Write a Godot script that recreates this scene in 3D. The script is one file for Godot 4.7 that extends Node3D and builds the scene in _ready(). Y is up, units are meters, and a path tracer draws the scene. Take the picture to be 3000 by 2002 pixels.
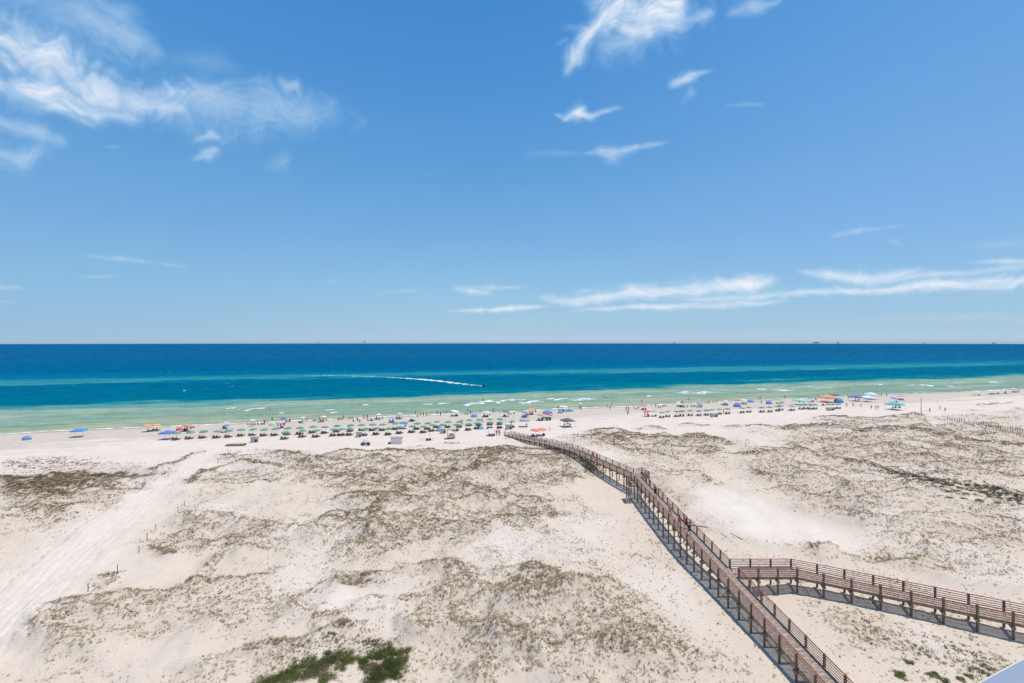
extends Node3D
# Dunes, boardwalk, beach and gulf seen from a balcony. y is up, sea level is 0, the camera looks along -z.
# A place on the ground is written (X, Z): metres to the right of the camera and metres ahead of it.

const FOCAL := 1414.0      # of the 3000 pixel wide photograph
const CX := 1500.0
const CY := 1002.4
const EYE := 30.0
const EARTH := 7.4e6
const NX := -0.292         # unit vector pointing out to sea, in (X, Z)
const NZ := 0.956
const SHORE := 200.0

const GX0 := -270.0
const GZ0 := 0.0
const GW := 640
const GH := 350

var land := PackedFloat32Array()
var land_w := PackedFloat32Array()
var bump := PackedFloat32Array()
var veg := PackedFloat32Array()
var brown := PackedFloat32Array()
var green := PackedFloat32Array()
var bright := PackedFloat32Array()
var n_big := FastNoiseLite.new()
var n_mid := FastNoiseLite.new()
var n_small := FastNoiseLite.new()
var n_shore := FastNoiseLite.new()
var rng := RandomNumberGenerator.new()
var mats := {}
var counts := {}
var unit_box: BoxMesh
var ground_bottom := 0.0

func _ready() -> void:
	rng.seed = 20240611
	setup_camera_and_light()
	setup_noise()
	setup_maps()
	build_ground()
	build_road()
	build_sea()
	build_boardwalks()
	build_roof_wing()
	build_vegetation()
	build_beach()
	build_people()
	build_sea_things()
	build_small_things()

# ---------------------------------------------------------------- camera, sky, sun

func setup_camera_and_light() -> void:
	var cam := Camera3D.new()
	cam.name = "camera"
	cam.fov = rad_to_deg(2.0 * atan(1001.0 / FOCAL))
	cam.position = Vector3(0, EYE, 0)
	cam.rotation_degrees = Vector3(0.055, 0, 0)
	cam.near = 0.1
	cam.far = 60000.0
	add_child(cam)
	cam.current = true
	var sun := DirectionalLight3D.new()
	sun.name = "sun"
	add_child(sun)
	sun.look_at_from_position(Vector3(25, 100, -10), Vector3.ZERO, Vector3(0, 0, 1))
	sun.light_energy = 1.3
	sun.light_color = Color(1.0, 0.965, 0.91)
	sun.light_angular_distance = 0.5
	sun.shadow_enabled = true
	var env := Environment.new()
	env.background_mode = Environment.BG_SKY
	env.tonemap_mode = Environment.TONE_MAPPER_LINEAR
	env.tonemap_exposure = 1.0
	env.sdfgi_enabled = true
	env.ssao_enabled = true
	env.ssil_enabled = true
	var sky := Sky.new()
	var pano := PanoramaSkyMaterial.new()
	pano.panorama = ImageTexture.create_from_image(sky_image())
	sky.sky_material = pano
	env.sky = sky
	env.background_energy_multiplier = 1.0
	var we := WorldEnvironment.new()
	we.name = "environment"
	we.environment = env
	add_child(we)

func sky_colour(az: float, el: float) -> Color:
	# clear air: deep blue overhead, pale at the horizon, lighter towards the sun's side
	var e := clampf(el / (PI / 2), 0.0, 1.0)
	var stops := [[0.0, Color8(178, 203, 222)], [0.02, Color8(168, 201, 224)], [0.06, Color8(152, 197, 229)], [0.13, Color8(124, 177, 226)], [0.22, Color8(98, 159, 217)], [0.32, Color8(79, 145, 211)], [0.42, Color8(66, 134, 205)], [0.7, Color8(52, 112, 188)], [1.0, Color8(45, 98, 172)]]
	var c: Color = stops[stops.size() - 1][1]
	for i in stops.size() - 1:
		var a: float = stops[i][0]
		var b: float = stops[i + 1][0]
		if e <= b:
			var t := (e - a) / (b - a)
			c = (stops[i][1] as Color).lerp(stops[i + 1][1], t)
			break
	var d := Vector3(sin(az) * cos(el), sin(el), -cos(az) * cos(el))
	var s := Vector3(0.25, 1.0, -0.10).normalized()
	var towards := clampf(d.dot(s), 0.0, 1.0)
	var side := clampf(0.5 + 0.5 * sin(az) * cos(el) * 1.25, 0.0, 1.0)
	c = c.lerp(Color8(140, 184, 240), 0.42 * smoothstep(0.42, 1.05, side) * smoothstep(0.0, 0.16, e))
	c = c.lerp(Color8(96, 152, 208), 0.22 * smoothstep(0.5, -0.1, side) * (1.0 - 0.6 * smoothstep(0.2, 0.4, e)))
	c = c.lerp(Color8(225, 238, 252), 0.5 * pow(towards, 14.0))
	return c

func sky_image() -> Image:
	var low := Image.create(512, 256, false, Image.FORMAT_RGB8)
	var wn := FastNoiseLite.new()
	wn.seed = 5
	wn.frequency = 1.0
	wn.fractal_octaves = 4
	for y in 256:
		var el := PI / 2 - (y + 0.5) / 256.0 * PI
		for x in 512:
			var az := ((x + 0.5) / 512.0 - 0.5) * TAU
			var c := sky_colour(az, maxf(el, 0.0))
			if el < 0.0:
				c = Color8(165, 190, 205)
			elif absf(az) > 0.86 or el > 0.66:
				var d := Vector3(sin(az) * cos(el), sin(el) + 0.12, -cos(az) * cos(el))
				var q := d / d.y
				var k := clampf(wn.get_noise_2d(q.x * 0.8, q.z * 2.2) * 2.2 - 0.25, 0.0, 0.5)
				k *= smoothstep(0.02, 0.2, el) * maxf(smoothstep(0.86, 1.2, absf(az)), smoothstep(0.66, 0.9, el))
				c = c.lerp(Color8(228, 235, 246), k)
			low.set_pixel(x, y, c)
	low.resize(4096, 2048, Image.INTERPOLATE_CUBIC)
	# the window of the panorama that the frame looks at, with the cirrus in it
	var x0 := 1500
	var y0 := 600
	var w := 1096
	var h := 424
	var dens := PackedFloat32Array()
	dens.resize(w * h)
	var fib := FastNoiseLite.new()
	fib.seed = 11
	fib.frequency = 1.0
	fib.fractal_octaves = 4
	fib.fractal_gain = 0.6
	var warp := FastNoiseLite.new()
	warp.seed = 3
	warp.frequency = 0.0035
	warp.fractal_octaves = 2
	# photograph pixel of every panorama pixel of that window
	var pu := PackedFloat32Array()
	pu.resize(w)
	for i in w:
		pu[i] = tan(((x0 + i + 0.5) / 4096.0 - 0.5) * TAU)
	var strokes := cloud_strokes()
	for st in strokes:
		var pts: Array = st[0]
		for k in pts.size() - 1:
			var a: Array = pts[k]
			var b: Array = pts[k + 1]
			var av := Vector2(a[0], a[1])
			var bv := Vector2(b[0], b[1])
			var reach: float = maxf(a[2], b[2]) * 2.0 + 6.0
			var lo := Vector2(minf(av.x, bv.x) - reach, minf(av.y, bv.y) - reach)
			var hi := Vector2(maxf(av.x, bv.x) + reach, maxf(av.y, bv.y) + reach)
			var ab := bv - av
			var len2 := maxf(ab.length_squared(), 1.0)
			var length := sqrt(len2)
			var dir := ab / length
			var i0 := clampi(int((atan((lo.x - CX) / FOCAL) / TAU + 0.5) * 4096.0) - x0 - 1, 0, w - 1)
			var i1 := clampi(int((atan((hi.x - CX) / FOCAL) / TAU + 0.5) * 4096.0) - x0 + 1, 0, w - 1)
			for j in h:
				var el := PI / 2 - (y0 + j + 0.5) / 2048.0 * PI
				var te := tan(el)
				for i in range(i0, i1 + 1):
					var t0: float = pu[i]
					var v := CY - FOCAL * te * sqrt(1.0 + t0 * t0)
					if v < lo.y or v > hi.y:
						continue
					var u := CX + FOCAL * t0
					var wx := warp.get_noise_2d(u, v)
					var wy := warp.get_noise_2d(u + 900.0, v + 300.0)
					var give := 6.0 + maxf(a[2], b[2]) * 0.45
					var p := Vector2(u + wx * give, v + wy * give)
					var rel := p - av
					var t := rel.dot(ab) / len2
					var tc := clampf(t, 0.0, 1.0)
					var off := (rel - ab * tc).length()
					var wide: float = lerpf(a[2], b[2], tc)
					var along := rel.dot(dir) + k * 173.0
					wide *= 1.1 + 0.5 * fib.get_noise_2d(along / 70.0, 7.0 + a[1])
					if off > wide * 2.0:
						continue
					var across := rel.dot(Vector2(-dir.y, dir.x))
					var fine := 26.0 + wide * 0.35
					var f := 0.7 * fib.get_noise_2d(along / (fine * 11.0), across / fine * 0.7 + wx * 1.6) + 0.38 * fib.get_noise_2d(along / (fine * 6.0) + 31.0, across / fine * 2.1 + wy * 3.0) + 0.14 * fib.get_noise_2d(u / 60.0 + wy * 2.0, v / 40.0)
					var prof := exp(-pow(off / wide, 2.0) * (1.25 - f * 1.0))
					var inten: float = lerpf(a[3], b[3], tc)
					var val := clampf(inten * prof * clampf(0.88 + f * 0.75, 0.2, 1.3), 0.0, 0.95)
					# the ends of a wisp fray out
					if k == 0 and av.x > 0.0 and av.y > 0.0:
						val *= smoothstep(-0.2, 0.4, t)
					if k == pts.size() - 2 and bv.x < 3000.0 and bv.y > 0.0:
						val *= smoothstep(1.2, 0.6, t)
					var at := j * w + i
					dens[at] = maxf(dens[at], val) + 0.35 * minf(dens[at], val) * (1.0 - maxf(dens[at], val))
	for j in h:
		for i in w:
			var k2: float = dens[j * w + i]
			if k2 > 0.004:
				var c := low.get_pixel(x0 + i, y0 + j)
				low.set_pixel(x0 + i, y0 + j, c.lerp(Color8(240, 243, 252), k2))
	# the panorama begins straight ahead
	var turned := Image.create(4096, 2048, false, Image.FORMAT_RGB8)
	turned.blit_rect(low, Rect2i(2048, 0, 2048, 2048), Vector2i.ZERO)
	turned.blit_rect(low, Rect2i(0, 0, 2048, 2048), Vector2i(2048, 0))
	return turned

func cloud_strokes() -> Array:
	# [points of (u, v, half width, thickness)] of each wisp of cirrus
	return [
		[[[-40, 95, 70, 0.74], [140, 187, 62, 0.72], [281, 253, 56, 0.68], [398, 290, 46, 0.6], [500, 294, 48, 0.48], [620, 305, 60, 0.4], [760, 318, 66, 0.33], [900, 328, 58, 0.27], [1020, 340, 28, 0.14]]],
		[[[380, 292, 10, 0.55], [480, 312, 12, 0.6], [560, 320, 8, 0.4]]],
		[[[-40, 235, 40, 0.74], [140, 281, 36, 0.76], [281, 325, 27, 0.66], [420, 350, 10, 0.5]]],
		[[[150, 300, 10, 0.35], [240, 352, 9, 0.35], [280, 378, 5, 0.25]]],
		[[[-20, 345, 22, 0.35], [117, 398, 22, 0.36], [205, 422, 12, 0.28]]],
		[[[-20, 445, 28, 0.34], [60, 468, 26, 0.32], [150, 430, 20, 0.22]]],
		[[[10, -20, 60, 0.3], [234, 61, 62, 0.33], [375, 126, 50, 0.34], [500, 168, 16, 0.3]]],
		[[[240, -20, 55, 0.28], [345, 40, 45, 0.28], [420, 110, 30, 0.2]]],
		[[[500, 160, 18, 0.18], [620, 180, 30, 0.12], [720, 200, 20, 0.08]]],
		[[[480, 226, 7, 0.4], [512, 266, 13, 0.52], [596, 284, 8, 0.4]]],
		[[[805, 228, 10, 0.16], [838, 256, 18, 0.34], [868, 246, 13, 0.42], [884, 292, 9, 0.3]]],
		[[[930, 258, 12, 0.12], [975, 300, 14, 0.22], [955, 328, 20, 0.16]]],
		[[[1006, 300, 10, 0.07], [1070, 362, 13, 0.10], [1020, 388, 10, 0.06]]],
		[[[560, 408, 8, 0.3], [612, 388, 13, 0.42], [648, 400, 10, 0.3]]],
		[[[560, 468, 8, 0.28], [606, 448, 19, 0.42], [642, 424, 12, 0.48]]],
		[[[770, 488, 16, 0.12], [830, 478, 24, 0.2], [850, 470, 10, 0.14]]],
		[[[300, 435, 5, 0.2], [346, 433, 5, 0.26]]],
		[[[1645, 226, 9, 0.4], [1676, 174, 17, 0.6], [1720, 102, 28, 0.76], [1771, 51, 38, 0.82], [1820, -10, 46, 0.82]]],
		[[[1700, 20, 26, 0.36], [1760, -10, 30, 0.5]]],
		[[[1815, 20, 58, 0.74], [1890, 40, 66, 0.78], [1958, 28, 62, 0.82], [2026, 2, 46, 0.8]]],
		[[[1806, 82, 22, 0.62], [1856, 96, 28, 0.68], [1907, 97, 28, 0.62], [1975, 78, 24, 0.55], [2060, 56, 18, 0.42], [2090, 34, 10, 0.3]]],
		[[[1960, 14, 14, 0.9], [2006, 6, 22, 0.95]]],
		[[[1730, 150, 42, 0.36], [1850, 128, 40, 0.36], [1965, 110, 24, 0.3]]],
		[[[1735, 160, 30, 0.26], [1790, 205, 14, 0.14]]],
		[[[2122, 44, 16, 0.3], [2197, 20, 24, 0.4], [2275, -2, 12, 0.34]]],
		[[[1640, 82, 10, 0.2], [1720, 86, 12, 0.24]]],
		[[[1628, 135, 9, 0.16], [1668, 118, 9, 0.2]]],
		[[[1960, 248, 11, 0.62], [2010, 228, 14, 0.56], [2083, 199, 5, 0.42]]],
		[[[2022, 250, 11, 0.16], [2024, 276, 12, 0.18], [1990, 305, 10, 0.12]]],
		[[[1622, 333, 6, 0.45], [1659, 349, 9, 0.62], [1700, 330, 17, 0.74], [1734, 341, 11, 0.58], [1781, 324, 8, 0.46], [1826, 316, 5, 0.38]]],
		[[[1690, 318, 8, 0.6], [1726, 322, 10, 0.55]]],
		[[[1700, 454, 4, 0.2], [1754, 446, 13, 0.4], [1785, 453, 19, 0.52], [1822, 439, 12, 0.42], [1858, 428, 8, 0.36], [1955, 414, 8, 0.28]]],
		[[[1540, 452, 12, 0.14], [1700, 454, 6, 0.18]]],
		[[[2122, 312, 5, 0.16], [2190, 311, 7, 0.24], [2251, 311, 5, 0.16]]],
		[[[1312, 916, 4, 0.5], [1407, 914, 6, 0.62], [1500, 905, 7, 0.66], [1614, 899, 4, 0.55]]],
		[[[1580, 876, 11, 0.6], [1698, 883, 15, 0.72], [1851, 864, 17, 0.74], [2042, 845, 19, 0.74], [2196, 828, 20, 0.78], [2285, 820, 10, 0.5]]],
		[[[1672, 912, 6, 0.6], [1889, 902, 9, 0.66], [2119, 889, 10, 0.62], [2310, 878, 6, 0.5]]],
		[[[1966, 880, 6, 0.4], [2196, 866, 10, 0.5], [2349, 857, 9, 0.56], [2540, 854, 10, 0.66], [2732, 840, 16, 0.78], [3040, 824, 18, 0.78]]],
		[[[2334, 801, 6, 0.3], [2425, 812, 14, 0.62], [2540, 814, 21, 0.7], [2655, 799, 14, 0.5], [2720, 788, 8, 0.22]]],
		[[[2540, 824, 12, 0.5], [2732, 805, 11, 0.44], [3040, 778, 10, 0.44]]],
		[[[2836, 764, 7, 0.5], [3040, 768, 7, 0.5]]],
		[[[1322, 845, 8, 0.42], [1376, 860, 10, 0.52], [1445, 864, 5, 0.42]]],
		[[[1353, 846, 5, 0.3], [1440, 848, 7, 0.36], [1545, 845, 5, 0.3]]],
		[[[1682, 853, 5, 0.3], [1744, 849, 6, 0.36]]],
		[[[1813, 841, 5, 0.36], [1928, 837, 6, 0.4]]],
		[[[2441, 692, 10, 0.4], [2517, 677, 7, 0.28], [2655, 654, 5, 0.16]]],
		[[[2600, 699, 9, 0.2], [2650, 716, 8, 0.22]]],
		[[[2808, 716, 12, 0.12], [3040, 708, 18, 0.14]]],
		[[[238, 744, 4, 0.18], [354, 761, 6, 0.24], [454, 776, 6, 0.2]]],
		[[[454, 772, 4, 0.22], [553, 777, 4, 0.24]]],
		[[[221, 808, 4, 0.22], [343, 808, 4, 0.26]]],
		[[[-20, 841, 7, 0.3], [64, 842, 5, 0.28]]],
		[[[-20, 886, 6, 0.14], [40, 884, 5, 0.14]]],
		[[[929, 825, 5, 0.12], [1001, 819, 5, 0.14]]],
		[[[1106, 855, 6, 0.16], [1234, 855, 5, 0.16]]],
		[[[2500, 935, 12, 0.1], [3040, 930, 12, 0.12]]],
	]

# ---------------------------------------------------------------- the lie of the land

func setup_noise() -> void:
	for q in [[n_big, 1, 0.022, 3], [n_mid, 2, 0.11, 3], [n_small, 4, 0.55, 2], [n_shore, 9, 0.02, 3]]:
		var n: FastNoiseLite = q[0]
		n.seed = q[1]
		n.frequency = q[2]
		n.fractal_octaves = q[3]
	unit_box = BoxMesh.new()
	unit_box.size = Vector3.ONE

func offshore(x: float, z: float) -> float:
	return NX * x + NZ * z - SHORE

func flat(u: float, v: float, y: float = 1.5) -> Vector2:
	# the place seen at pixel (u, v) if it lies at height y
	var z := FOCAL * (EYE - y) / (v - CY)
	return Vector2((u - CX) / FOCAL * z, z)

func on_land(u: float, v: float) -> Vector3:
	# the place on the ground seen at pixel (u, v)
	var y := 1.3
	var p := Vector2.ZERO
	for i in 6:
		p = flat(u, v, y)
		y = height(p.x, p.y)
	return Vector3(p.x, y, -p.y)

func on_sea(u: float, v: float) -> Vector3:
	var p := flat(u, v, 0.0)
	return Vector3(p.x, -p.length_squared() / (2.0 * EARTH), -p.y)

func grid_at(g: PackedFloat32Array, x: float, z: float) -> float:
	var fx := clampf(x - GX0, 0.0, GW - 1.001)
	var fz := clampf(z - GZ0, 0.0, GH - 1.001)
	var ix := int(fx)
	var iz := int(fz)
	fx -= ix
	fz -= iz
	var at := iz * GW + ix
	return lerpf(lerpf(g[at], g[at + 1], fx), lerpf(g[at + GW], g[at + GW + 1], fx), fz)

func height(x: float, z: float) -> float:
	var d := -offshore(x, z) + n_shore.get_noise_2d(x, z * 0.3) * 3.0
	var y: float
	if d < 0.0:
		y = maxf(d * 0.06, -3.0)
	elif d < 16.0:
		y = d * 0.075
	else:
		y = 1.2 + (d - 16.0) * 0.003
	y += 0.05 * n_mid.get_noise_2d(x, z) * smoothstep(4.0, 20.0, d)
	var dune := smoothstep(48.0, 80.0, d)
	if dune > 0.0:
		var v := grid_at(veg, x, z)
		y += dune * (n_big.get_noise_2d(x, z) * 1.5 + 0.2)
		y += dune * n_mid.get_noise_2d(x, z) * (0.5 + 0.8 * v)
		y += dune * n_small.get_noise_2d(x, z) * (0.03 + 0.34 * v)
		y += grid_at(bump, x, z)
	var w := grid_at(land_w, x, z)
	if w > 0.001:
		var target := grid_at(land, x, z) / w + 0.25 * n_small.get_noise_2d(x, z) * grid_at(veg, x, z)
		y = lerpf(y, target, clampf(w * 1.6, 0.0, 1.0))
	return y

func splat_point(x: float, z: float, y: float, s: float) -> void:
	var r := int(s * 2.6) + 1
	for iz in range(maxi(0, int(z - GZ0) - r), mini(GH, int(z - GZ0) + r + 1)):
		for ix in range(maxi(0, int(x - GX0) - r), mini(GW, int(x - GX0) + r + 1)):
			var dx := ix + GX0 - x
			var dz := iz + GZ0 - z
			var k := exp(-(dx * dx + dz * dz) / (2.0 * s * s))
			land[iz * GW + ix] += k * y
			land_w[iz * GW + ix] += k

func fill_polygon(g: PackedFloat32Array, px: Array, value: float, soft: float = 2.5) -> PackedFloat32Array:
	var poly := PackedVector2Array()
	for i in range(0, px.size(), 2):
		poly.append(flat(px[i], px[i + 1]))
	var lo := poly[0]
	var hi := poly[0]
	for p in poly:
		lo = lo.min(p)
		hi = hi.max(p)
	for iz in range(clampi(int(lo.y - GZ0) - 4, 0, GH - 1), clampi(int(hi.y - GZ0) + 5, 0, GH - 1)):
		for ix in range(clampi(int(lo.x - GX0) - 4, 0, GW - 1), clampi(int(hi.x - GX0) + 5, 0, GW - 1)):
			var p := Vector2(ix + GX0, iz + GZ0)
			p += Vector2(n_mid.get_noise_2d(p.x, p.y), n_mid.get_noise_2d(p.x + 300.0, p.y)) * 4.0
			var near := INF
			for k in poly.size():
				near = minf(near, p.distance_squared_to(Geometry2D.get_closest_point_to_segment(p, poly[k], poly[(k + 1) % poly.size()])))
			var dist := sqrt(near) * (1.0 if Geometry2D.is_point_in_polygon(p, poly) else -1.0)
			var k2 := smoothstep(-soft, soft, dist) * value
			var at := iz * GW + ix
			g[at] = maxf(g[at], k2)
	return g

func draw_line(g: PackedFloat32Array, px: Array, value: float, wide: float) -> PackedFloat32Array:
	for i in range(0, px.size() - 2, 2):
		var a := flat(px[i], px[i + 1])
		var b := flat(px[i + 2], px[i + 3])
		var r := int(wide * 2.2) + 2
		for iz in range(clampi(int(minf(a.y, b.y) - GZ0) - r, 0, GH - 1), clampi(int(maxf(a.y, b.y) - GZ0) + r + 1, 0, GH - 1)):
			for ix in range(clampi(int(minf(a.x, b.x) - GX0) - r, 0, GW - 1), clampi(int(maxf(a.x, b.x) - GX0) + r + 1, 0, GW - 1)):
				var p := Vector2(ix + GX0, iz + GZ0)
				p += Vector2(n_mid.get_noise_2d(p.x, p.y), n_mid.get_noise_2d(p.x + 300.0, p.y)) * 1.6
				var d := p.distance_to(Geometry2D.get_closest_point_to_segment(p, a, b))
				var k := exp(-pow(d / wide, 2.0)) * value
				var at := iz * GW + ix
				g[at] = maxf(g[at], k)
	return g

func setup_maps() -> void:
	for i in 7:
		var g := PackedFloat32Array()
		g.resize(GW * GH)
		match i:
			0: land = g
			1: land_w = g
			2: bump = g
			3: veg = g
			4: brown = g
			5: green = g
			6: bright = g
	# heights read off the boardwalk's posts
	for c in [[23, 34, 2.9], [23, 40, 2.8], [23, 47, 2.2], [23, 53, 1.6], [23, 60, 1.0], [22.5, 68, 0.7], [22.5, 76, 0.7], [22, 84, 0.75], [22, 92, 0.9], [19.5, 100, 1.1], [17, 107, 1.9], [14, 114, 3.1], [9, 124, 2.3], [2, 138, 1.4], [30, 53, 2.6], [38, 49, 2.5], [46, 44, 2.4], [55, 39, 2.4], [64, 33, 2.4]]:
		splat_point(c[0], c[1], c[2], 5.5)
	# where grass grows, how thick: outlines and lines traced on the ground
	for q in veg_areas():
		veg = fill_polygon(veg, q[1], q[0])
	for q in veg_lines():
		veg = draw_line(veg, q[2], q[0], q[1])
		if q[0] > 0.75:
			bump = draw_line(bump, q[2], 0.42 * q[0] * minf(1.0 + q[1] * 0.5, 2.2), q[1] * 2.6)
	bright = draw_line(bright, [0, 1830, 120, 1720, 260, 1590, 400, 1480, 520, 1390, 600, 1330], 0.85, 5.5)
	# thin growth nearly everywhere on the dunes, none on the road and the blown-out flats
	var bare := PackedFloat32Array()
	bare.resize(GW * GH)
	for q in [[2040, 1400, 2180, 1420, 2330, 1500, 2480, 1560, 2620, 1612, 2400, 1600, 2150, 1560, 2030, 1470], [1700, 1400, 1800, 1420, 1840, 1500, 1760, 1500, 1680, 1440], [600, 1460, 900, 1450, 850, 1520, 640, 1510], [500, 1640, 640, 1640, 560, 1690, 300, 1750, 0, 1780, 0, 1640, 250, 1560], [350, 1900, 600, 1890, 800, 1870, 640, 1940, 420, 2002, 330, 2002], [1950, 1270, 2150, 1262, 2290, 1290, 2150, 1310], [1000, 1725, 1130, 1720, 1140, 1780, 980, 1800]]:
		bare = fill_polygon(bare, q, 1.0, 2.0)
	for iz in GH:
		for ix in GW:
			var at := iz * GW + ix
			var x := ix + GX0
			var z := iz + GZ0
			var dd := -offshore(x, z)
			if dd > 66.0 and dd < 260.0:
				var thin := 0.27 * smoothstep(66.0, 80.0, dd) * (0.75 + 0.9 * n_mid.get_noise_2d(x * 0.6, z * 0.6) + 0.5 * n_big.get_noise_2d(x * 2.0, z * 2.0))
				thin *= clampf(1.0 - 1.25 * bright[at], 0.0, 1.0) * (1.0 - 0.93 * bare[at])
				veg[at] = maxf(veg[at], clampf(thin, 0.0, 0.4))
	var ridge := FastNoiseLite.new()
	ridge.seed = 88
	ridge.frequency = 1.0
	ridge.fractal_octaves = 2
	for iz in GH:
		for ix in GW:
			var at := iz * GW + ix
			var v: float = veg[at]
			if v > 0.05:
				var x := ix + GX0
				var z := iz + GZ0
				var wx := x + 9.0 * n_big.get_noise_2d(x * 1.5, z * 1.5)
				var wz := z + 7.0 * n_big.get_noise_2d(x * 1.5 + 200.0, z * 1.5)
				var line := pow(1.0 - absf(ridge.get_noise_2d(wx * 0.022, wz * 0.052)), 7.0)
				var gap := smoothstep(-0.05, 0.42, ridge.get_noise_2d(wx * 0.05 + 300.0, wz * 0.085))
				if v < 0.7:
					veg[at] = clampf(v * (1.1 - 0.42 * gap) + 0.28 * line * minf(1.0, v * 2.0), 0.0, 1.0)
				bump[at] = maxf(bump[at], 1.05 * line * minf(1.0, v * 2.2))
	brown = fill_polygon(brown, [0, 1394, 119, 1390, 153, 1377, 238, 1377, 425, 1377, 391, 1399, 289, 1412, 238, 1429, 191, 1436, 170, 1462, 85, 1460, 0, 1475], 0.8, 6.0)
	brown = draw_line(brown, [675, 1952, 770, 1925, 818, 1904, 855, 1899, 940, 1891, 1008, 1880], 0.5, 0.7)
	brown = draw_line(brown, [990, 1722, 1040, 1708, 1090, 1698], 0.3, 0.8)
	brown = draw_line(brown, [436, 1600, 470, 1610, 487, 1634], 0.5, 1.0)
	green = draw_line(green, [2690, 1412, 2766, 1432, 2883, 1453, 3000, 1472], 0.6, 5.5)
	green = fill_polygon(green, [763, 1996, 838, 1962, 889, 1949, 906, 1931, 991, 1918, 1060, 1918, 1111, 1911, 1196, 1904, 1179, 1955, 1162, 1989, 1060, 1983, 981, 1949, 923, 1989, 804, 2003], 0.8, 1.0)
	green = fill_polygon(green, [0, 1348, 153, 1337, 306, 1348, 425, 1368, 238, 1377, 119, 1387, 0, 1390], 0.35)
	green = fill_polygon(green, [2600, 1930, 2750, 1920, 2900, 1950, 2900, 2002, 2600, 2002], 0.5)
	for q in [[1390, 1600, 1460, 1590, 1560, 1585, 1600, 1605, 1470, 1640, 1400, 1630], [1440, 1640, 1530, 1650, 1500, 1690, 1440, 1670], [2040, 1420, 2250, 1470, 2450, 1560, 2600, 1615, 2400, 1600, 2150, 1540, 2040, 1480], [990, 1722, 1080, 1712, 1180, 1730, 1150, 1790, 960, 1800]]:
		bright = fill_polygon(bright, q, 0.8, 3.0)
	bright = draw_line(bright, [0, 1830, 120, 1720, 260, 1590, 400, 1480, 520, 1390, 600, 1330], 0.5, 5.0)
	bright = draw_line(bright, [2800, 1620, 2900, 1660, 3000, 1700], 0.7, 3.0)

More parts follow.
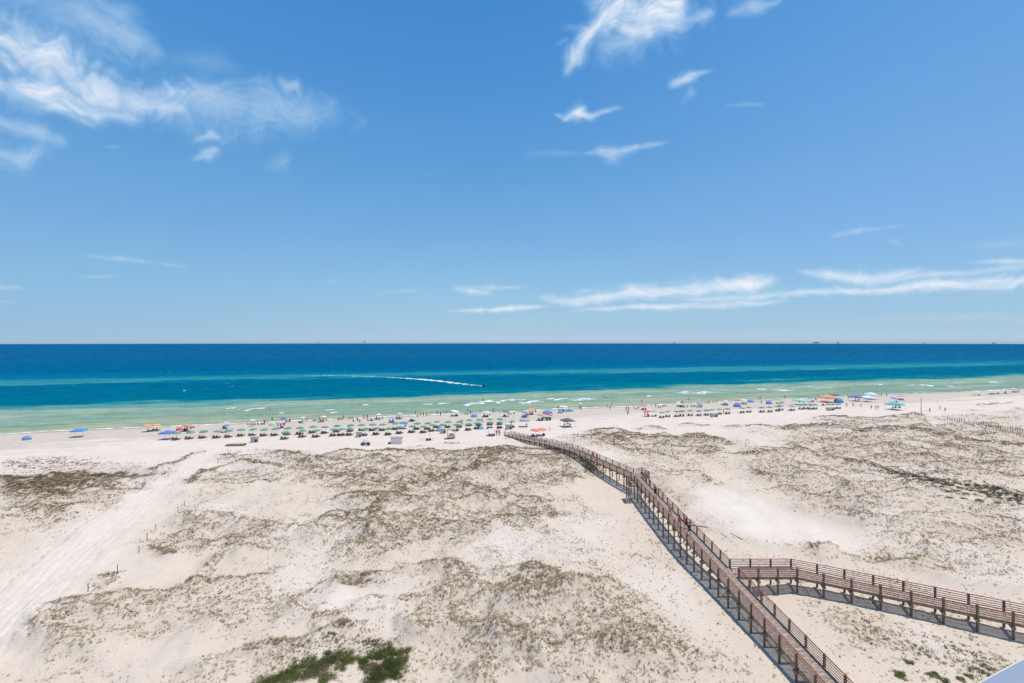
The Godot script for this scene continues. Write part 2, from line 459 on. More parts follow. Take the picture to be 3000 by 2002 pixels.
func veg_areas() -> Array:
	return [
		[0.3, [0, 1348, 153, 1337, 306, 1348, 425, 1368, 238, 1377, 119, 1387, 0, 1390]],
		[0.78, [0, 1394, 119, 1390, 153, 1377, 238, 1377, 425, 1377, 391, 1399, 289, 1412, 238, 1429, 191, 1436, 153, 1450, 85, 1446, 0, 1463]],
		[0.5, [0, 1463, 85, 1446, 191, 1436, 289, 1412, 425, 1382, 531, 1354, 494, 1392, 425, 1443, 340, 1494, 272, 1504, 191, 1518, 221, 1535, 143, 1549, 68, 1566, 0, 1559]],
		[0.3, [640, 1345, 700, 1330, 800, 1320, 800, 1371, 708, 1356, 647, 1365]],
		[0.45, [558, 1409, 708, 1361, 800, 1375, 800, 1429, 681, 1436, 613, 1436]],
		[0.52, [800, 1334, 1004, 1337, 1106, 1331, 1243, 1326, 1447, 1320, 1640, 1325, 1720, 1385, 1700, 1410, 1620, 1440, 1640, 1500, 1600, 1540, 1500, 1560, 1420, 1590, 1330, 1590, 1250, 1600, 1150, 1640, 1060, 1650, 1000, 1600, 960, 1560, 880, 1560, 850, 1545, 920, 1500, 980, 1460, 900, 1430, 800, 1420]],
		[0.55, [868, 1572, 953, 1521, 1038, 1470, 1106, 1606, 1038, 1640, 936, 1630, 851, 1606]],
		[0.25, [1100, 1560, 1500, 1550, 1700, 1560, 1650, 1640, 1500, 1660, 1200, 1660]],
		[0.5, [422, 1600, 443, 1572, 504, 1531, 545, 1521, 664, 1518, 715, 1552, 698, 1600, 630, 1623, 477, 1600]],
		[0.45, [690, 1530, 800, 1520, 860, 1560, 800, 1620, 700, 1640]],
		[0.45, [0, 1960, 0, 1880, 85, 1800, 306, 1758, 528, 1708, 698, 1692, 900, 1690, 1100, 1690, 1080, 1710, 985, 1722, 940, 1819, 804, 1829, 787, 1863, 600, 1884, 420, 1890, 300, 1930]],
		[0.35, [0, 1880, 250, 1830, 420, 1880, 330, 1930, 300, 2010, 0, 2010]],
		[0.6, [600, 2010, 675, 1955, 818, 1906, 1008, 1882, 1200, 1870, 1250, 1900, 1260, 1990, 1200, 2010]],
		[0.55, [1400, 1700, 1500, 1690, 1600, 1680, 1800, 1700, 1880, 1760, 1980, 1850, 2060, 1940, 2120, 2010, 1250, 2010, 1260, 1900, 1150, 1865, 1100, 1850, 1200, 1790, 1300, 1740]],
		[0.8, [1430, 1700, 1560, 1690, 1700, 1710, 1720, 1790, 1600, 1800, 1480, 1770]],
		[0.5, [1160, 1650, 1260, 1640, 1370, 1670, 1370, 1720, 1300, 1740, 1200, 1720]],
		[0.45, [2240, 1725, 2330, 1735, 2480, 1790, 2700, 1850, 3000, 1900, 3000, 2010, 2500, 2010, 2390, 1890]],
		[0.42, [2430, 1610, 2640, 1615, 2480, 1540, 2400, 1500, 2250, 1440, 2170, 1370, 2150, 1330, 2300, 1330, 2300, 1270, 2420, 1252, 2600, 1255, 2800, 1250, 3010, 1260, 3010, 1720, 2700, 1680]],
		[0.3, [2700, 1222, 2850, 1218, 3010, 1200, 3010, 1262, 2800, 1250]],
		[0.42, [2380, 1228, 2480, 1221, 2610, 1226, 2700, 1216, 2720, 1245, 2560, 1256, 2430, 1250]],
		[0.55, [1640, 1282, 1720, 1266, 1790, 1258, 1850, 1270, 1900, 1278, 2050, 1272, 2130, 1310, 2120, 1340, 2080, 1352, 1900, 1345, 1830, 1330, 1750, 1310, 1650, 1294]],
		[0.3, [1950, 1345, 2060, 1350, 2110, 1430, 2060, 1440, 1990, 1420, 1930, 1400]],
		[0.16, [600, 1440, 900, 1440, 860, 1520, 620, 1520]],
		[0.1, [1640, 1500, 1800, 1560, 2000, 1750, 1850, 1720, 1600, 1690, 1600, 1560]],
	]

func veg_lines() -> Array:
	# [thickness, half width in metres, line]
	return [
		[0.75, 1.2, [425, 1377, 510, 1354, 558, 1329, 579, 1332]],
		[0.85, 1.2, [0, 1526, 119, 1503, 160, 1499, 191, 1508]],
		[0.9, 1.4, [150, 1460, 204, 1446, 272, 1423, 323, 1428]],
		[0.95, 1.1, [538, 1429, 558, 1406, 606, 1378, 647, 1365, 708, 1356, 800, 1371]],
		[0.8, 1.4, [698, 1429, 783, 1426]],
		[0.7, 0.8, [640, 1340, 700, 1324, 760, 1318]],
		[0.9, 1.6, [800, 1334, 860, 1340]],
		[1.0, 1.7, [1004, 1340, 1106, 1332, 1243, 1328, 1350, 1330, 1447, 1323, 1640, 1327, 1690, 1345, 1740, 1385]],
		[1.0, 1.9, [1253, 1399, 1331, 1387, 1396, 1368, 1447, 1344, 1498, 1334]],
		[0.95, 1.3, [1089, 1417, 1157, 1414, 1226, 1417, 1256, 1406]],
		[1.0, 1.3, [1161, 1426, 1178, 1453, 1140, 1480, 1113, 1501, 1089, 1531, 1069, 1552, 1052, 1596]],
		[0.9, 1.8, [1113, 1354, 1140, 1365]],
		[0.75, 1.0, [905, 1412, 960, 1412]],
		[0.95, 0.9, [436, 1600, 470, 1610, 487, 1634]],
		[0.55, 0.8, [579, 1678, 630, 1627]],
		[0.6, 0.8, [715, 1627, 800, 1596]],
		[0.85, 0.9, [85, 1797, 204, 1777, 306, 1756, 443, 1732, 528, 1705, 698, 1691, 800, 1676]],
		[0.8, 1.0, [420, 1770, 470, 1745, 520, 1725]],
		[0.8, 0.9, [250, 1735, 300, 1690]],
		[0.85, 1.0, [990, 1722, 1040, 1708, 1090, 1694]],
		[0.9, 0.6, [675, 1952, 770, 1925, 818, 1904, 855, 1899, 940, 1891, 1008, 1880]],
		[0.95, 1.2, [1480, 1725, 1560, 1725, 1640, 1745, 1700, 1745]],
		[0.8, 0.8, [1300, 1660, 1350, 1690, 1365, 1712]],
		[0.85, 0.7, [1160, 1782, 1230, 1775, 1290, 1785]],
		[0.8, 0.6, [920, 1832, 1000, 1835]],
		[0.8, 0.5, [1070, 1785, 1110, 1780]],
		[0.85, 4.5, [2640, 1400, 2690, 1414, 2766, 1434, 2883, 1453, 3000, 1472]],
		[0.85, 3.0, [2289, 1263, 2415, 1251, 2527, 1261, 2649, 1261, 2790, 1289, 3000, 1322]],
		[0.7, 2.4, [2387, 1228, 2485, 1223, 2602, 1230, 2696, 1219]],
		[0.76, 2.0, [2162, 1340, 2321, 1331, 2485, 1354, 2602, 1387]],
		[0.9, 2.0, [2500, 1268, 2560, 1262]],
		[0.85, 2.0, [1900, 1284, 1994, 1294, 2054, 1289, 2134, 1317]],
		[0.8, 1.6, [1720, 1266, 1790, 1258, 1850, 1270, 1900, 1280]],
		[0.6, 1.6, [2130, 1255, 2200, 1250, 2280, 1262]],
		[0.55, 1.8, [1880, 1256, 1910, 1249, 1940, 1258]],
		[0.55, 1.6, [2000, 1246, 2030, 1245]],
		[0.55, 1.6, [2050, 1247, 2080, 1247]],
		[0.6, 1.4, [1998, 1382, 2040, 1387, 2096, 1425]],
		[0.45, 1.2, [1910, 1400, 1960, 1450, 2010, 1500, 2050, 1540]],
		[0.85, 1.6, [2215, 1395, 2245, 1405]],
		[0.6, 1.2, [2380, 1610, 2430, 1600]],
		[0.7, 1.4, [2520, 1635, 2600, 1640]],
		[0.5, 1.0, [1180, 1310, 1230, 1306]],
		[0.5, 1.2, [1480, 1285, 1530, 1282]],
		[0.5, 1.6, [2870, 1190, 2960, 1180]],
		[0.5, 1.6, [2840, 1203, 2880, 1205]],
	]

# ---------------------------------------------------------------- helpers

func srgb(r: int, g: int, b: int, k: float = 1.0) -> Color:
	var c := Color8(r, g, b).srgb_to_linear()
	return Color(c.r * k, c.g * k, c.b * k)

func mat(r: float, g: float, b: float, rough: float = 0.85, spec: float = 0.3) -> StandardMaterial3D:
	# a plain material of linear base colour (r, g, b)
	var key := "%.3f %.3f %.3f %.2f %.2f" % [r, g, b, rough, spec]
	if not mats.has(key):
		var m := StandardMaterial3D.new()
		m.albedo_color = Color(r, g, b).linear_to_srgb()
		m.roughness = rough
		m.metallic_specular = spec
		mats[key] = m
	return mats[key]

func cloth(r: float, g: float, b: float) -> StandardMaterial3D:
	var key := "cloth %.3f %.3f %.3f" % [r, g, b]
	if not mats.has(key):
		var m := StandardMaterial3D.new()
		m.albedo_color = Color(r, g, b).linear_to_srgb()
		m.roughness = 0.9
		m.metallic_specular = 0.2
		m.backlight_enabled = true
		m.backlight = Color(0.35, 0.35, 0.35)
		mats[key] = m
	return mats[key]

func grain_texture(seed_: int, freq: float, lo: float, octaves: int = 4, size: int = 256) -> NoiseTexture2D:
	var n := FastNoiseLite.new()
	n.seed = seed_
	n.frequency = freq
	n.fractal_octaves = octaves
	var t := NoiseTexture2D.new()
	t.width = size
	t.height = size
	t.seamless = true
	t.noise = n
	var ramp := Gradient.new()
	ramp.set_color(0, Color(lo, lo, lo))
	ramp.set_color(1, Color(1, 1, 1))
	t.color_ramp = ramp
	return t

func wood(r: float, g: float, b: float, tex: Texture2D) -> StandardMaterial3D:
	var m := StandardMaterial3D.new()
	m.albedo_color = Color(r, g, b).linear_to_srgb()
	m.albedo_texture = tex
	m.uv1_triplanar = true
	m.uv1_world_triplanar = true
	m.uv1_scale = Vector3(0.5, 0.5, 0.5)
	m.roughness = 0.85
	m.metallic_specular = 0.25
	return m

func numbered(called: String) -> String:
	counts[called] = counts.get(called, -1) + 1
	return called if counts[called] == 0 else "%s_%03d" % [called, counts[called]]

func thing(called: String, label: String, category: String, at: Vector3, turn: float = 0.0, group: String = "") -> Node3D:
	var o := Node3D.new()
	o.name = numbered(called)
	add_child(o)
	o.position = at
	o.rotation.y = turn
	o.set_meta("label", label)
	o.set_meta("category", category)
	if group != "":
		o.set_meta("group", group)
	return o

func part(parent: Node3D, called: String, mesh: Mesh, m: Material, t: Transform3D = Transform3D()) -> MeshInstance3D:
	var o := MeshInstance3D.new()
	o.name = called
	o.mesh = mesh
	o.material_override = m
	o.transform = t
	parent.add_child(o, true)
	return o

func solo(called: String, mesh: Mesh, m: Material, label: String, category: String, at: Vector3, turn: float = 0.0, group: String = "") -> MeshInstance3D:
	var o := MeshInstance3D.new()
	o.name = numbered(called)
	o.mesh = mesh
	o.material_override = m
	add_child(o)
	o.position = at
	o.rotation.y = turn
	o.set_meta("label", label)
	o.set_meta("category", category)
	if group != "":
		o.set_meta("group", group)
	return o

func beam(a: Vector3, b: Vector3, wide: float, high: float) -> Transform3D:
	# the unit box stretched from a to b, wide across and high up
	var d := b - a
	var l := d.length()
	var z := d / l
	var up := Vector3.UP if absf(z.y) < 0.95 else Vector3.RIGHT
	var x := up.cross(z).normalized()
	var y := z.cross(x)
	return Transform3D(Basis(x * wide, y * high, z * l), (a + b) / 2.0)

func lathe(profile: Array, sides: int) -> ArrayMesh:
	# profile of [radius, y] turned round the y axis
	var st := SurfaceTool.new()
	st.begin(Mesh.PRIMITIVE_TRIANGLES)
	for k in profile.size() - 1:
		for i in sides:
			var a0 := TAU * i / sides
			var a1 := TAU * (i + 1) / sides
			var r0: float = profile[k][0]
			var r1: float = profile[k + 1][0]
			var y0: float = profile[k][1]
			var y1: float = profile[k + 1][1]
			var p := [Vector3(cos(a0) * r0, y0, sin(a0) * r0), Vector3(cos(a1) * r0, y0, sin(a1) * r0), Vector3(cos(a1) * r1, y1, sin(a1) * r1), Vector3(cos(a0) * r1, y1, sin(a0) * r1)]
			for q in [0, 2, 1, 0, 3, 2]:
				st.add_vertex(p[q])
	st.generate_normals()
	return st.commit()

func boxes(list: Array) -> ArrayMesh:
	# several boxes of one part joined: [centre, size] or Transform3D
	var st := SurfaceTool.new()
	st.begin(Mesh.PRIMITIVE_TRIANGLES)
	for q in list:
		if q is Transform3D:
			st.append_from(unit_box, 0, q)
		else:
			st.append_from(unit_box, 0, Transform3D(Basis.from_scale(q[1]), q[0]))
	return st.commit()

func sheet(pos: PackedVector3Array, col: PackedColorArray, rows: int, cols: int, skip: PackedByteArray) -> ArrayMesh:
	var nor := PackedVector3Array()
	nor.resize(pos.size())
	for i in rows:
		for j in cols:
			var a := pos[i * cols + mini(j + 1, cols - 1)] - pos[i * cols + maxi(j - 1, 0)]
			var b := pos[mini(i + 1, rows - 1) * cols + j] - pos[maxi(i - 1, 0) * cols + j]
			var n := a.cross(b).normalized()
			nor[i * cols + j] = n if n.y > 0.0 else -n
	var idx := PackedInt32Array()
	for i in rows - 1:
		for j in cols - 1:
			var k := i * cols + j
			if skip.size() and skip[k] and skip[k + 1] and skip[k + cols] and skip[k + cols + 1]:
				continue
			idx.append_array([k, k + cols, k + cols + 1, k, k + cols + 1, k + 1])
	var arr := []
	arr.resize(Mesh.ARRAY_MAX)
	arr[Mesh.ARRAY_VERTEX] = pos
	arr[Mesh.ARRAY_NORMAL] = nor
	arr[Mesh.ARRAY_COLOR] = col
	arr[Mesh.ARRAY_INDEX] = idx
	var m := ArrayMesh.new()
	m.add_surface_from_arrays(Mesh.PRIMITIVE_TRIANGLES, arr)
	return m

# ---------------------------------------------------------------- sand

var m_sand: StandardMaterial3D

func build_ground() -> void:
	var rings := 470
	var cols := 720
	var pos := PackedVector3Array()
	var col := PackedColorArray()
	pos.resize(rings * cols)
	col.resize(rings * cols)
	var skip := PackedByteArray()
	skip.resize(rings * cols)
	var upper := Color(0.73, 0.637, 0.56)
	var lower := Color(0.60, 0.52, 0.44)
	var wet := Color(0.38, 0.32, 0.26)
	var dune := Color(0.69, 0.59, 0.485)
	var pale := Color(0.77, 0.69, 0.615)
	var litter := Color(0.42, 0.34, 0.25)
	var bark := Color(0.27, 0.205, 0.14)
	var road := PackedVector2Array()
	for q in [[0, 1830], [120, 1720], [260, 1590], [400, 1480], [520, 1390], [600, 1330]]:
		road.append(flat(q[0], q[1]))
	for i in rings:
		var r := 7.0 * pow(1300.0 / 7.0, float(i) / (rings - 1))
		for j in cols:
			var a := deg_to_rad(lerpf(-95.0, 95.0, float(j) / (cols - 1)))
			var x := r * sin(a)
			var z := r * cos(a)
			var y := height(x, z)
			var k := i * cols + j
			var d := -offshore(x, z)
			var big := n_big.get_noise_2d(x * 1.7, z * 1.7)
			var mid := n_mid.get_noise_2d(x, z)
			var fine := n_small.get_noise_2d(x * 1.6, z * 1.6)
			# swaths left by the waves run along the beach
			var along := NZ * x - NX * z
			var swath := n_mid.get_noise_2d(along * 0.12, d * 1.5)
			var c := wet.lerp(lower, smoothstep(2.5, 7.5, d + swath * 3.0))
			c = c.lerp(upper, smoothstep(30.0, 40.0, d + swath * 12.0 + big * 6.0))
			var dk := smoothstep(60.0, 95.0, d + big * 10.0)
			c = c.lerp(dune, dk)
			c = c.lerp(pale, grid_at(bright, x, z) * 0.95)
			c = c.lerp(pale, dk * 0.55 * smoothstep(0.1, 0.5, big))
			if dk > 0.0:
				var v := grid_at(veg, x, z)
				c = c.lerp(litter, clampf(v * (0.42 + 0.9 * fine + 0.45 * mid), 0.0, 0.75))
				c = c.lerp(bark, clampf(grid_at(brown, x, z) * (0.6 + 0.7 * fine), 0.0, 0.85))
			if x < -20.0 and d > 50.0:
				var near := INF
				var side := 0.0
				for q in road.size() - 1:
					var cp := Geometry2D.get_closest_point_to_segment(Vector2(x, z), road[q], road[q + 1])
					var dd := cp.distance_to(Vector2(x, z))
					if dd < near:
						near = dd
						side = (road[q + 1] - road[q]).normalized().cross(Vector2(x, z) - cp)
				if near < 6.0:
					y -= 0.10 * maxf(0.0, sin(side * 3.6 + mid * 1.5)) * smoothstep(6.0, 4.0, near)
			var tone := 1.0 + 0.05 * mid + 0.07 * fine + 0.05 * swath * (1.0 - dk)
			col[k] = Color(c.r * tone, c.g * tone, c.b * tone)
			pos[k] = Vector3(x, y, -z)
			skip[k] = 1 if d < -45.0 else 0
	var m := StandardMaterial3D.new()
	m.vertex_color_use_as_albedo = true
	m.albedo_texture = grain_texture(21, 0.03, 0.88, 5, 512)
	m.uv1_triplanar = true
	m.uv1_world_triplanar = true
	m.uv1_scale = Vector3(0.23, 0.23, 0.23)
	m.roughness = 0.95
	m.metallic_specular = 0.2
	var nm := NoiseTexture2D.new()
	nm.width = 512
	nm.height = 512
	nm.seamless = true
	nm.as_normal_map = true
	nm.bump_strength = 4.5
	var nn := FastNoiseLite.new()
	nn.seed = 33
	nn.frequency = 0.025
	nn.fractal_octaves = 5
	nm.noise = nn
	m.normal_enabled = true
	m.normal_texture = nm
	m.normal_scale = 0.8
	var o := MeshInstance3D.new()
	m_sand = m
	o.name = "ground"
	o.mesh = sheet(pos, col, rings, cols, skip)
	o.material_override = m
	o.set_meta("kind", "structure")
	o.set_meta("label", "pale quartz sand of the beach and dunes")
	add_child(o)

func build_road() -> void:
	# the churned sand of the track: wheel ruts with low berms between them
	var line: Array[Vector2] = []
	for q in [[-520, 2300], [-220, 2040], [0, 1830], [120, 1720], [260, 1590], [400, 1480], [520, 1390], [600, 1335], [640, 1310]]:
		line.append(flat(q[0], q[1]))
	var rows := 620
	var cols := 61
	var pos := PackedVector3Array()
	var col := PackedColorArray()
	pos.resize(rows * cols)
	col.resize(rows * cols)
	var lens: Array[float] = [0.0]
	for i in line.size() - 1:
		lens.append(lens[i] + line[i].distance_to(line[i + 1]))
	var total: float = lens[lens.size() - 1]
	var half := 4.6
	for i in rows:
		var s := total * i / (rows - 1)
		var k := 0
		while k < line.size() - 2 and lens[k + 1] < s:
			k += 1
		var f := (s - lens[k]) / (lens[k + 1] - lens[k])
		# a smooth course through the points
		var p0 := line[maxi(k - 1, 0)]
		var p3 := line[mini(k + 2, line.size() - 1)]
		var c := line[k].cubic_interpolate(line[k + 1], p0, p3, f)
		var d := (line[k].cubic_interpolate(line[k + 1], p0, p3, minf(f + 0.02, 1.0)) - line[k].cubic_interpolate(line[k + 1], p0, p3, maxf(f - 0.02, 0.0))).normalized()
		var side := Vector2(d.y, -d.x)
		for j in cols:
			var a := lerpf(-half, half, float(j) / (cols - 1))
			var p := c + side * a
			var wander := 0.35 * n_mid.get_noise_2d(s * 0.3, 11.0)
			var y := height(p.x, p.y) + 0.10
			for rut in [-2.6, -1.5, -0.75, 0.55, 1.4, 2.7]:
				var e: float = absf(a - rut - wander - 0.25 * n_mid.get_noise_2d(s * 0.2, rut * 40.0))
				y -= 0.06 * exp(-pow(e / 0.2, 2.0))
				y += 0.028 * exp(-pow((e - 0.42) / 0.2, 2.0))
			y += 0.035 * n_small.get_noise_2d(p.x * 1.5, p.y * 1.5)
			var edge := absf(a) / half + 0.12 * n_small.get_noise_2d(p.x, p.y)
			y -= 0.4 * smoothstep(0.72, 1.0, edge)
			pos[i * cols + j] = Vector3(p.x, y, -p.y)
			var tone := 1.0 + 0.06 * n_small.get_noise_2d(s * 0.4, a * 3.0) + 0.05 * n_small.get_noise_2d(p.x * 2.0, p.y * 2.0)
			var cc := Color(0.725, 0.64, 0.555).lerp(Color(0.69, 0.59, 0.485), smoothstep(0.45, 0.85, edge))
			col[i * cols + j] = Color(cc.r * tone, cc.g * tone, cc.b * tone)
	var o := MeshInstance3D.new()
	o.name = "sand_road"
	o.mesh = sheet(pos, col, rows, cols, PackedByteArray())
	o.material_override = m_sand
	o.set_meta("kind", "structure")
	o.set_meta("label", "pale rutted sand track through the dunes")
	add_child(o)

# ---------------------------------------------------------------- sea

func sea_colour(s: float, x: float, z: float) -> Color:
	var along := (NZ * x - NX * z)
	var n1 := n_mid.get_noise_2d(along * 0.05, s * 0.35)
	var n2 := n_mid.get_noise_2d(along * 0.012 + 70.0, s * 0.12)
	var n0 := n_small.get_noise_2d(along * 0.035, s * 0.11)
	var t := s + n1 * 20.0 + n2 * 30.0 + n0 * 16.0
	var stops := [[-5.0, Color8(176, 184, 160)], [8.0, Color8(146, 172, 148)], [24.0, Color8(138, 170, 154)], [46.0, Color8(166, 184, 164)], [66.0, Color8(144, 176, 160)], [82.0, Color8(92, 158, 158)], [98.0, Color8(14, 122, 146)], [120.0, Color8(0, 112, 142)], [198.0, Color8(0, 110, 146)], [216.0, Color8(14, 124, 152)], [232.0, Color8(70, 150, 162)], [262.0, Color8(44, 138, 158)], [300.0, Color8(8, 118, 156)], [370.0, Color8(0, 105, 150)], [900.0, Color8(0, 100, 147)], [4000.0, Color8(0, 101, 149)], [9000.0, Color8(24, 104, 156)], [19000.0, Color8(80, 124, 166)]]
	var c: Color = stops[stops.size() - 1][1]
	for i in stops.size() - 1:
		var a: float = stops[i][0]
		var b: float = stops[i + 1][0]
		if t <= b:
			c = (stops[i][1] as Color).lerp(stops[i + 1][1], clampf((t - a) / (b - a), 0.0, 1.0))
			break
	# drifts of sand and of clearer water
	var n3 := n_mid.get_noise_2d(along * 0.1, s * 1.4)
	var n4 := n_small.get_noise_2d(along * 0.09, s * 0.5)
	var l := c.srgb_to_linear()
	var n5 := n_small.get_noise_2d(along * 0.22 + 40.0, s * 1.3)
	var k := SEA_TONE * (1.0 + 0.2 * n3 + 0.2 * n4 + 0.22 * n5)
	return Color(l.r * k, l.g * k, l.b * k)

const SEA_TONE := 0.76

func build_sea() -> void:
	var radii: Array[float] = []
	for i in 540:
		radii.append(130.0 * pow(1000.0 / 130.0, i / 540.0))
	for i in 91:
		radii.append(1000.0 * pow(26.0, i / 90.0))
	var rings := radii.size()
	var cols := 601
	var pos := PackedVector3Array()
	var col := PackedColorArray()
	var skip := PackedByteArray()
	pos.resize(rings * cols)
	col.resize(rings * cols)
	skip.resize(rings * cols)
	var nw := FastNoiseLite.new()
	nw.seed = 17
	nw.frequency = 1.0
	nw.fractal_octaves = 2
	for i in rings:
		var r := radii[i]
		for j in cols:
			var a := deg_to_rad(lerpf(-78.0, 78.0, float(j) / (cols - 1)))
			var x := r * sin(a)
			var z := r * cos(a)
			var s := offshore(x, z)
			var k := i * cols + j
			var y := -r * r / (2.0 * EARTH)
			if s < -30.0:
				skip[k] = 1
			else:
				var along := NZ * x - NX * z
				var grow := smoothstep(4.0, 60.0, s) * (1.0 - smoothstep(500.0, 1400.0, r))
				if grow > 0.0:
					y += grow * (0.5 * nw.get_noise_2d(along / 38.0, s / 9.0) + 0.26 * nw.get_noise_2d(along / 11.0 + 50.0, s / 4.2))
				col[k] = sea_colour(s, x, z)
			pos[k] = Vector3(x, y, -z)
	var m := StandardMaterial3D.new()
	m.vertex_color_use_as_albedo = true
	m.roughness = 0.3
	m.metallic_specular = 0.006
	var nm := NoiseTexture2D.new()
	nm.width = 512
	nm.height = 512
	nm.seamless = true
	nm.as_normal_map = true
	nm.bump_strength = 12.0
	var nn := FastNoiseLite.new()
	nn.seed = 41
	nn.frequency = 0.02
	nn.fractal_octaves = 5
	nm.noise = nn
	m.normal_enabled = true
	m.normal_texture = nm
	m.normal_scale = 1.0
	m.uv1_triplanar = true
	m.uv1_world_triplanar = true
	m.uv1_scale = Vector3(0.045, 0.045, 0.045)
	var o := MeshInstance3D.new()
	o.name = "sea"
	o.mesh = sheet(pos, col, rings, cols, skip)
	o.material_override = m
	o.set_meta("kind", "structure")
	o.set_meta("label", "green and blue gulf water with a pale sandbar")
	add_child(o)

# ---------------------------------------------------------------- boardwalks

var m_rail: StandardMaterial3D
var m_cap: StandardMaterial3D
var m_post: StandardMaterial3D
var m_deck: Array = []
var m_joist: StandardMaterial3D
var grain: NoiseTexture2D
var spare := {}          # pieces past the first 300 of a kind: SurfaceTool by name
var made := {}

func piece(root: Node3D, called: String, m: Material, t: Transform3D) -> void:
	var key := str(root.name) + "/" + called
	made[key] = made.get(key, 0) + 1
	if made[key] <= 300:
		part(root, called, unit_box, m, t)
	else:
		if not spare.has(key):
			var st := SurfaceTool.new()
			st.begin(Mesh.PRIMITIVE_TRIANGLES)
			spare[key] = [root, called, m, st]
		(spare[key][3] as SurfaceTool).append_from(unit_box, 0, t)

func finish_pieces() -> void:
	for key in spare:
		var q: Array = spare[key]
		var o := part(q[0], "far_" + q[1] + "s", (q[3] as SurfaceTool).commit(), q[2])
		o.set_meta("kind", "stuff")
	spare.clear()

func rails(root: Node3D, a: Vector3, b: Vector3) -> void:
	# a cap and four boards from post to post; a and b lie on the deck's edge
	piece(root, "cap_rail", m_cap, beam(a + Vector3(0, 1.02, 0), b + Vector3(0, 1.02, 0), 0.11, 0.045))
	for h in [0.16, 0.37, 0.58, 0.79]:
		piece(root, "rail", m_rail, beam(a + Vector3(0, h, 0), b + Vector3(0, h, 0), 0.04, 0.06))

func post(root: Node3D, at: Vector3, top: float, deep: float = 0.5) -> void:
	var g := height(at.x, -at.z) - deep
	piece(root, "post", m_post, Transform3D(Basis.from_scale(Vector3(0.155, top - g, 0.155)), Vector3(at.x, (top + g) / 2.0, at.z)))

func walkway(root: Node3D, pts: Array, wide: float, open_left: Array, open_right: Array) -> void:
	# pts: [X, deck height, Z, number of bays up to the next point]
	var c: Array[Vector3] = []
	for p in pts:
		c.append(Vector3(p[0], p[1], -p[2]))
	var left: Array[Vector3] = []
	var right: Array[Vector3] = []
	for i in c.size():
		var d0 := (c[i] - c[maxi(i - 1, 0)]) * Vector3(1, 0, 1)
		var d1 := (c[mini(i + 1, c.size() - 1)] - c[i]) * Vector3(1, 0, 1)
		if i == 0:
			d0 = d1
		if i == c.size() - 1:
			d1 = d0
		var t := (d0.normalized() + d1.normalized()).normalized()
		var side := Vector3(t.z, 0, -t.x)
		var k := wide / 2.0 / maxf(0.3, side.dot(Vector3(d0.normalized().z, 0, -d0.normalized().x)))
		left.append(c[i] + side * k)
		right.append(c[i] - side * k)
	var bay := 0
	for i in c.size() - 1:
		var n: int = pts[i][3]
		for k in n:
			var t0 := float(k) / n
			var t1 := float(k + 1) / n
			var l0 := left[i].lerp(left[i + 1], t0)
			var l1 := left[i].lerp(left[i + 1], t1)
			var r0 := right[i].lerp(right[i + 1], t0)
			var r1 := right[i].lerp(right[i + 1], t1)
			var across := (r0 - l0).normalized()
			var stations := [[l0, r0]]
			if i == c.size() - 2 and k == n - 1:
				stations.append([l1, r1])
			for s in stations:
				var pl: Vector3 = s[0] - across * 0.11
				var pr: Vector3 = s[1] + across * 0.11
				post(root, pl, s[0].y + 1.0)
				post(root, pr, s[1].y + 1.0)
				piece(root, "cross_beam", m_joist, beam(s[0] - across * 0.34 - Vector3(0, 0.46, 0), s[1] + across * 0.34 - Vector3(0, 0.46, 0), 0.3, 0.24))
			if not bay in open_left:
				rails(root, l0, l1)
			if not bay in open_right:
				rails(root, r0, r1)
			for e in [0.0, 0.5, 1.0]:
				var a: Vector3 = l0.lerp(r0, e)
				var b: Vector3 = l1.lerp(r1, e)
				piece(root, "joist", m_joist, beam(a - Vector3(0, 0.19, 0), b - Vector3(0, 0.19, 0), 0.05, 0.27))
			var count := int(round((l1 - l0).length() / 0.165))
			for q in count:
				var f := (q + 0.5) / count
				var pa := l0.lerp(l1, f)
				var pb := r0.lerp(r1, f)
				piece(root, "plank", m_deck[rng.randi() % m_deck.size()], beam(pa - across * 0.03 - Vector3(0, 0.022, 0), pb + across * 0.03 - Vector3(0, 0.022, 0), 0.114, 0.04))
			bay += 1

func viewing_bay(root: Node3D, a: Vector3, b: Vector3, out: Vector3) -> void:
	# a small square of deck beside the walkway with rails on three sides and a bench
	var a1 := a + out
	var b1 := b + out
	rails(root, a, a1)
	rails(root, a1, b1)
	rails(root, b1, b)
	post(root, a1, a.y + 1.0)
	post(root, b1, b.y + 1.0)
	post(root, a1.lerp(b1, 0.5), a.y + 1.0)
	var o := out.normalized()
	var n := int((b - a).length() / 0.165)
	for q in n:
		var f := (q + 0.5) / n
		piece(root, "plank", m_deck[q % m_deck.size()], beam(a.lerp(b, f) + o * 0.05 - Vector3(0, 0.022, 0), a1.lerp(b1, f) - Vector3(0, 0.022, 0), 0.114, 0.04))
	for e in [0.0, 1.0]:
		var p := a.lerp(b, e)
		piece(root, "joist", m_joist, beam(p - Vector3(0, 0.19, 0), p + out - Vector3(0, 0.19, 0), 0.05, 0.27))
	piece(root, "joist", m_joist, beam(a1 - Vector3(0, 0.19, 0), b1 - Vector3(0, 0.19, 0), 0.05, 0.27))
	for e in [0.22, 0.38]:
		piece(root, "bench_board", m_deck[0], beam(a1 - o * e + Vector3(0, 0.45, 0), b1 - o * e + Vector3(0, 0.45, 0), 0.13, 0.04))
	for e in [0.15, 0.85]:
		var p2 := a1.lerp(b1, e) - o * 0.3
		piece(root, "bench_leg", m_post, beam(p2, p2 + Vector3(0, 0.43, 0), 0.08, 0.3))

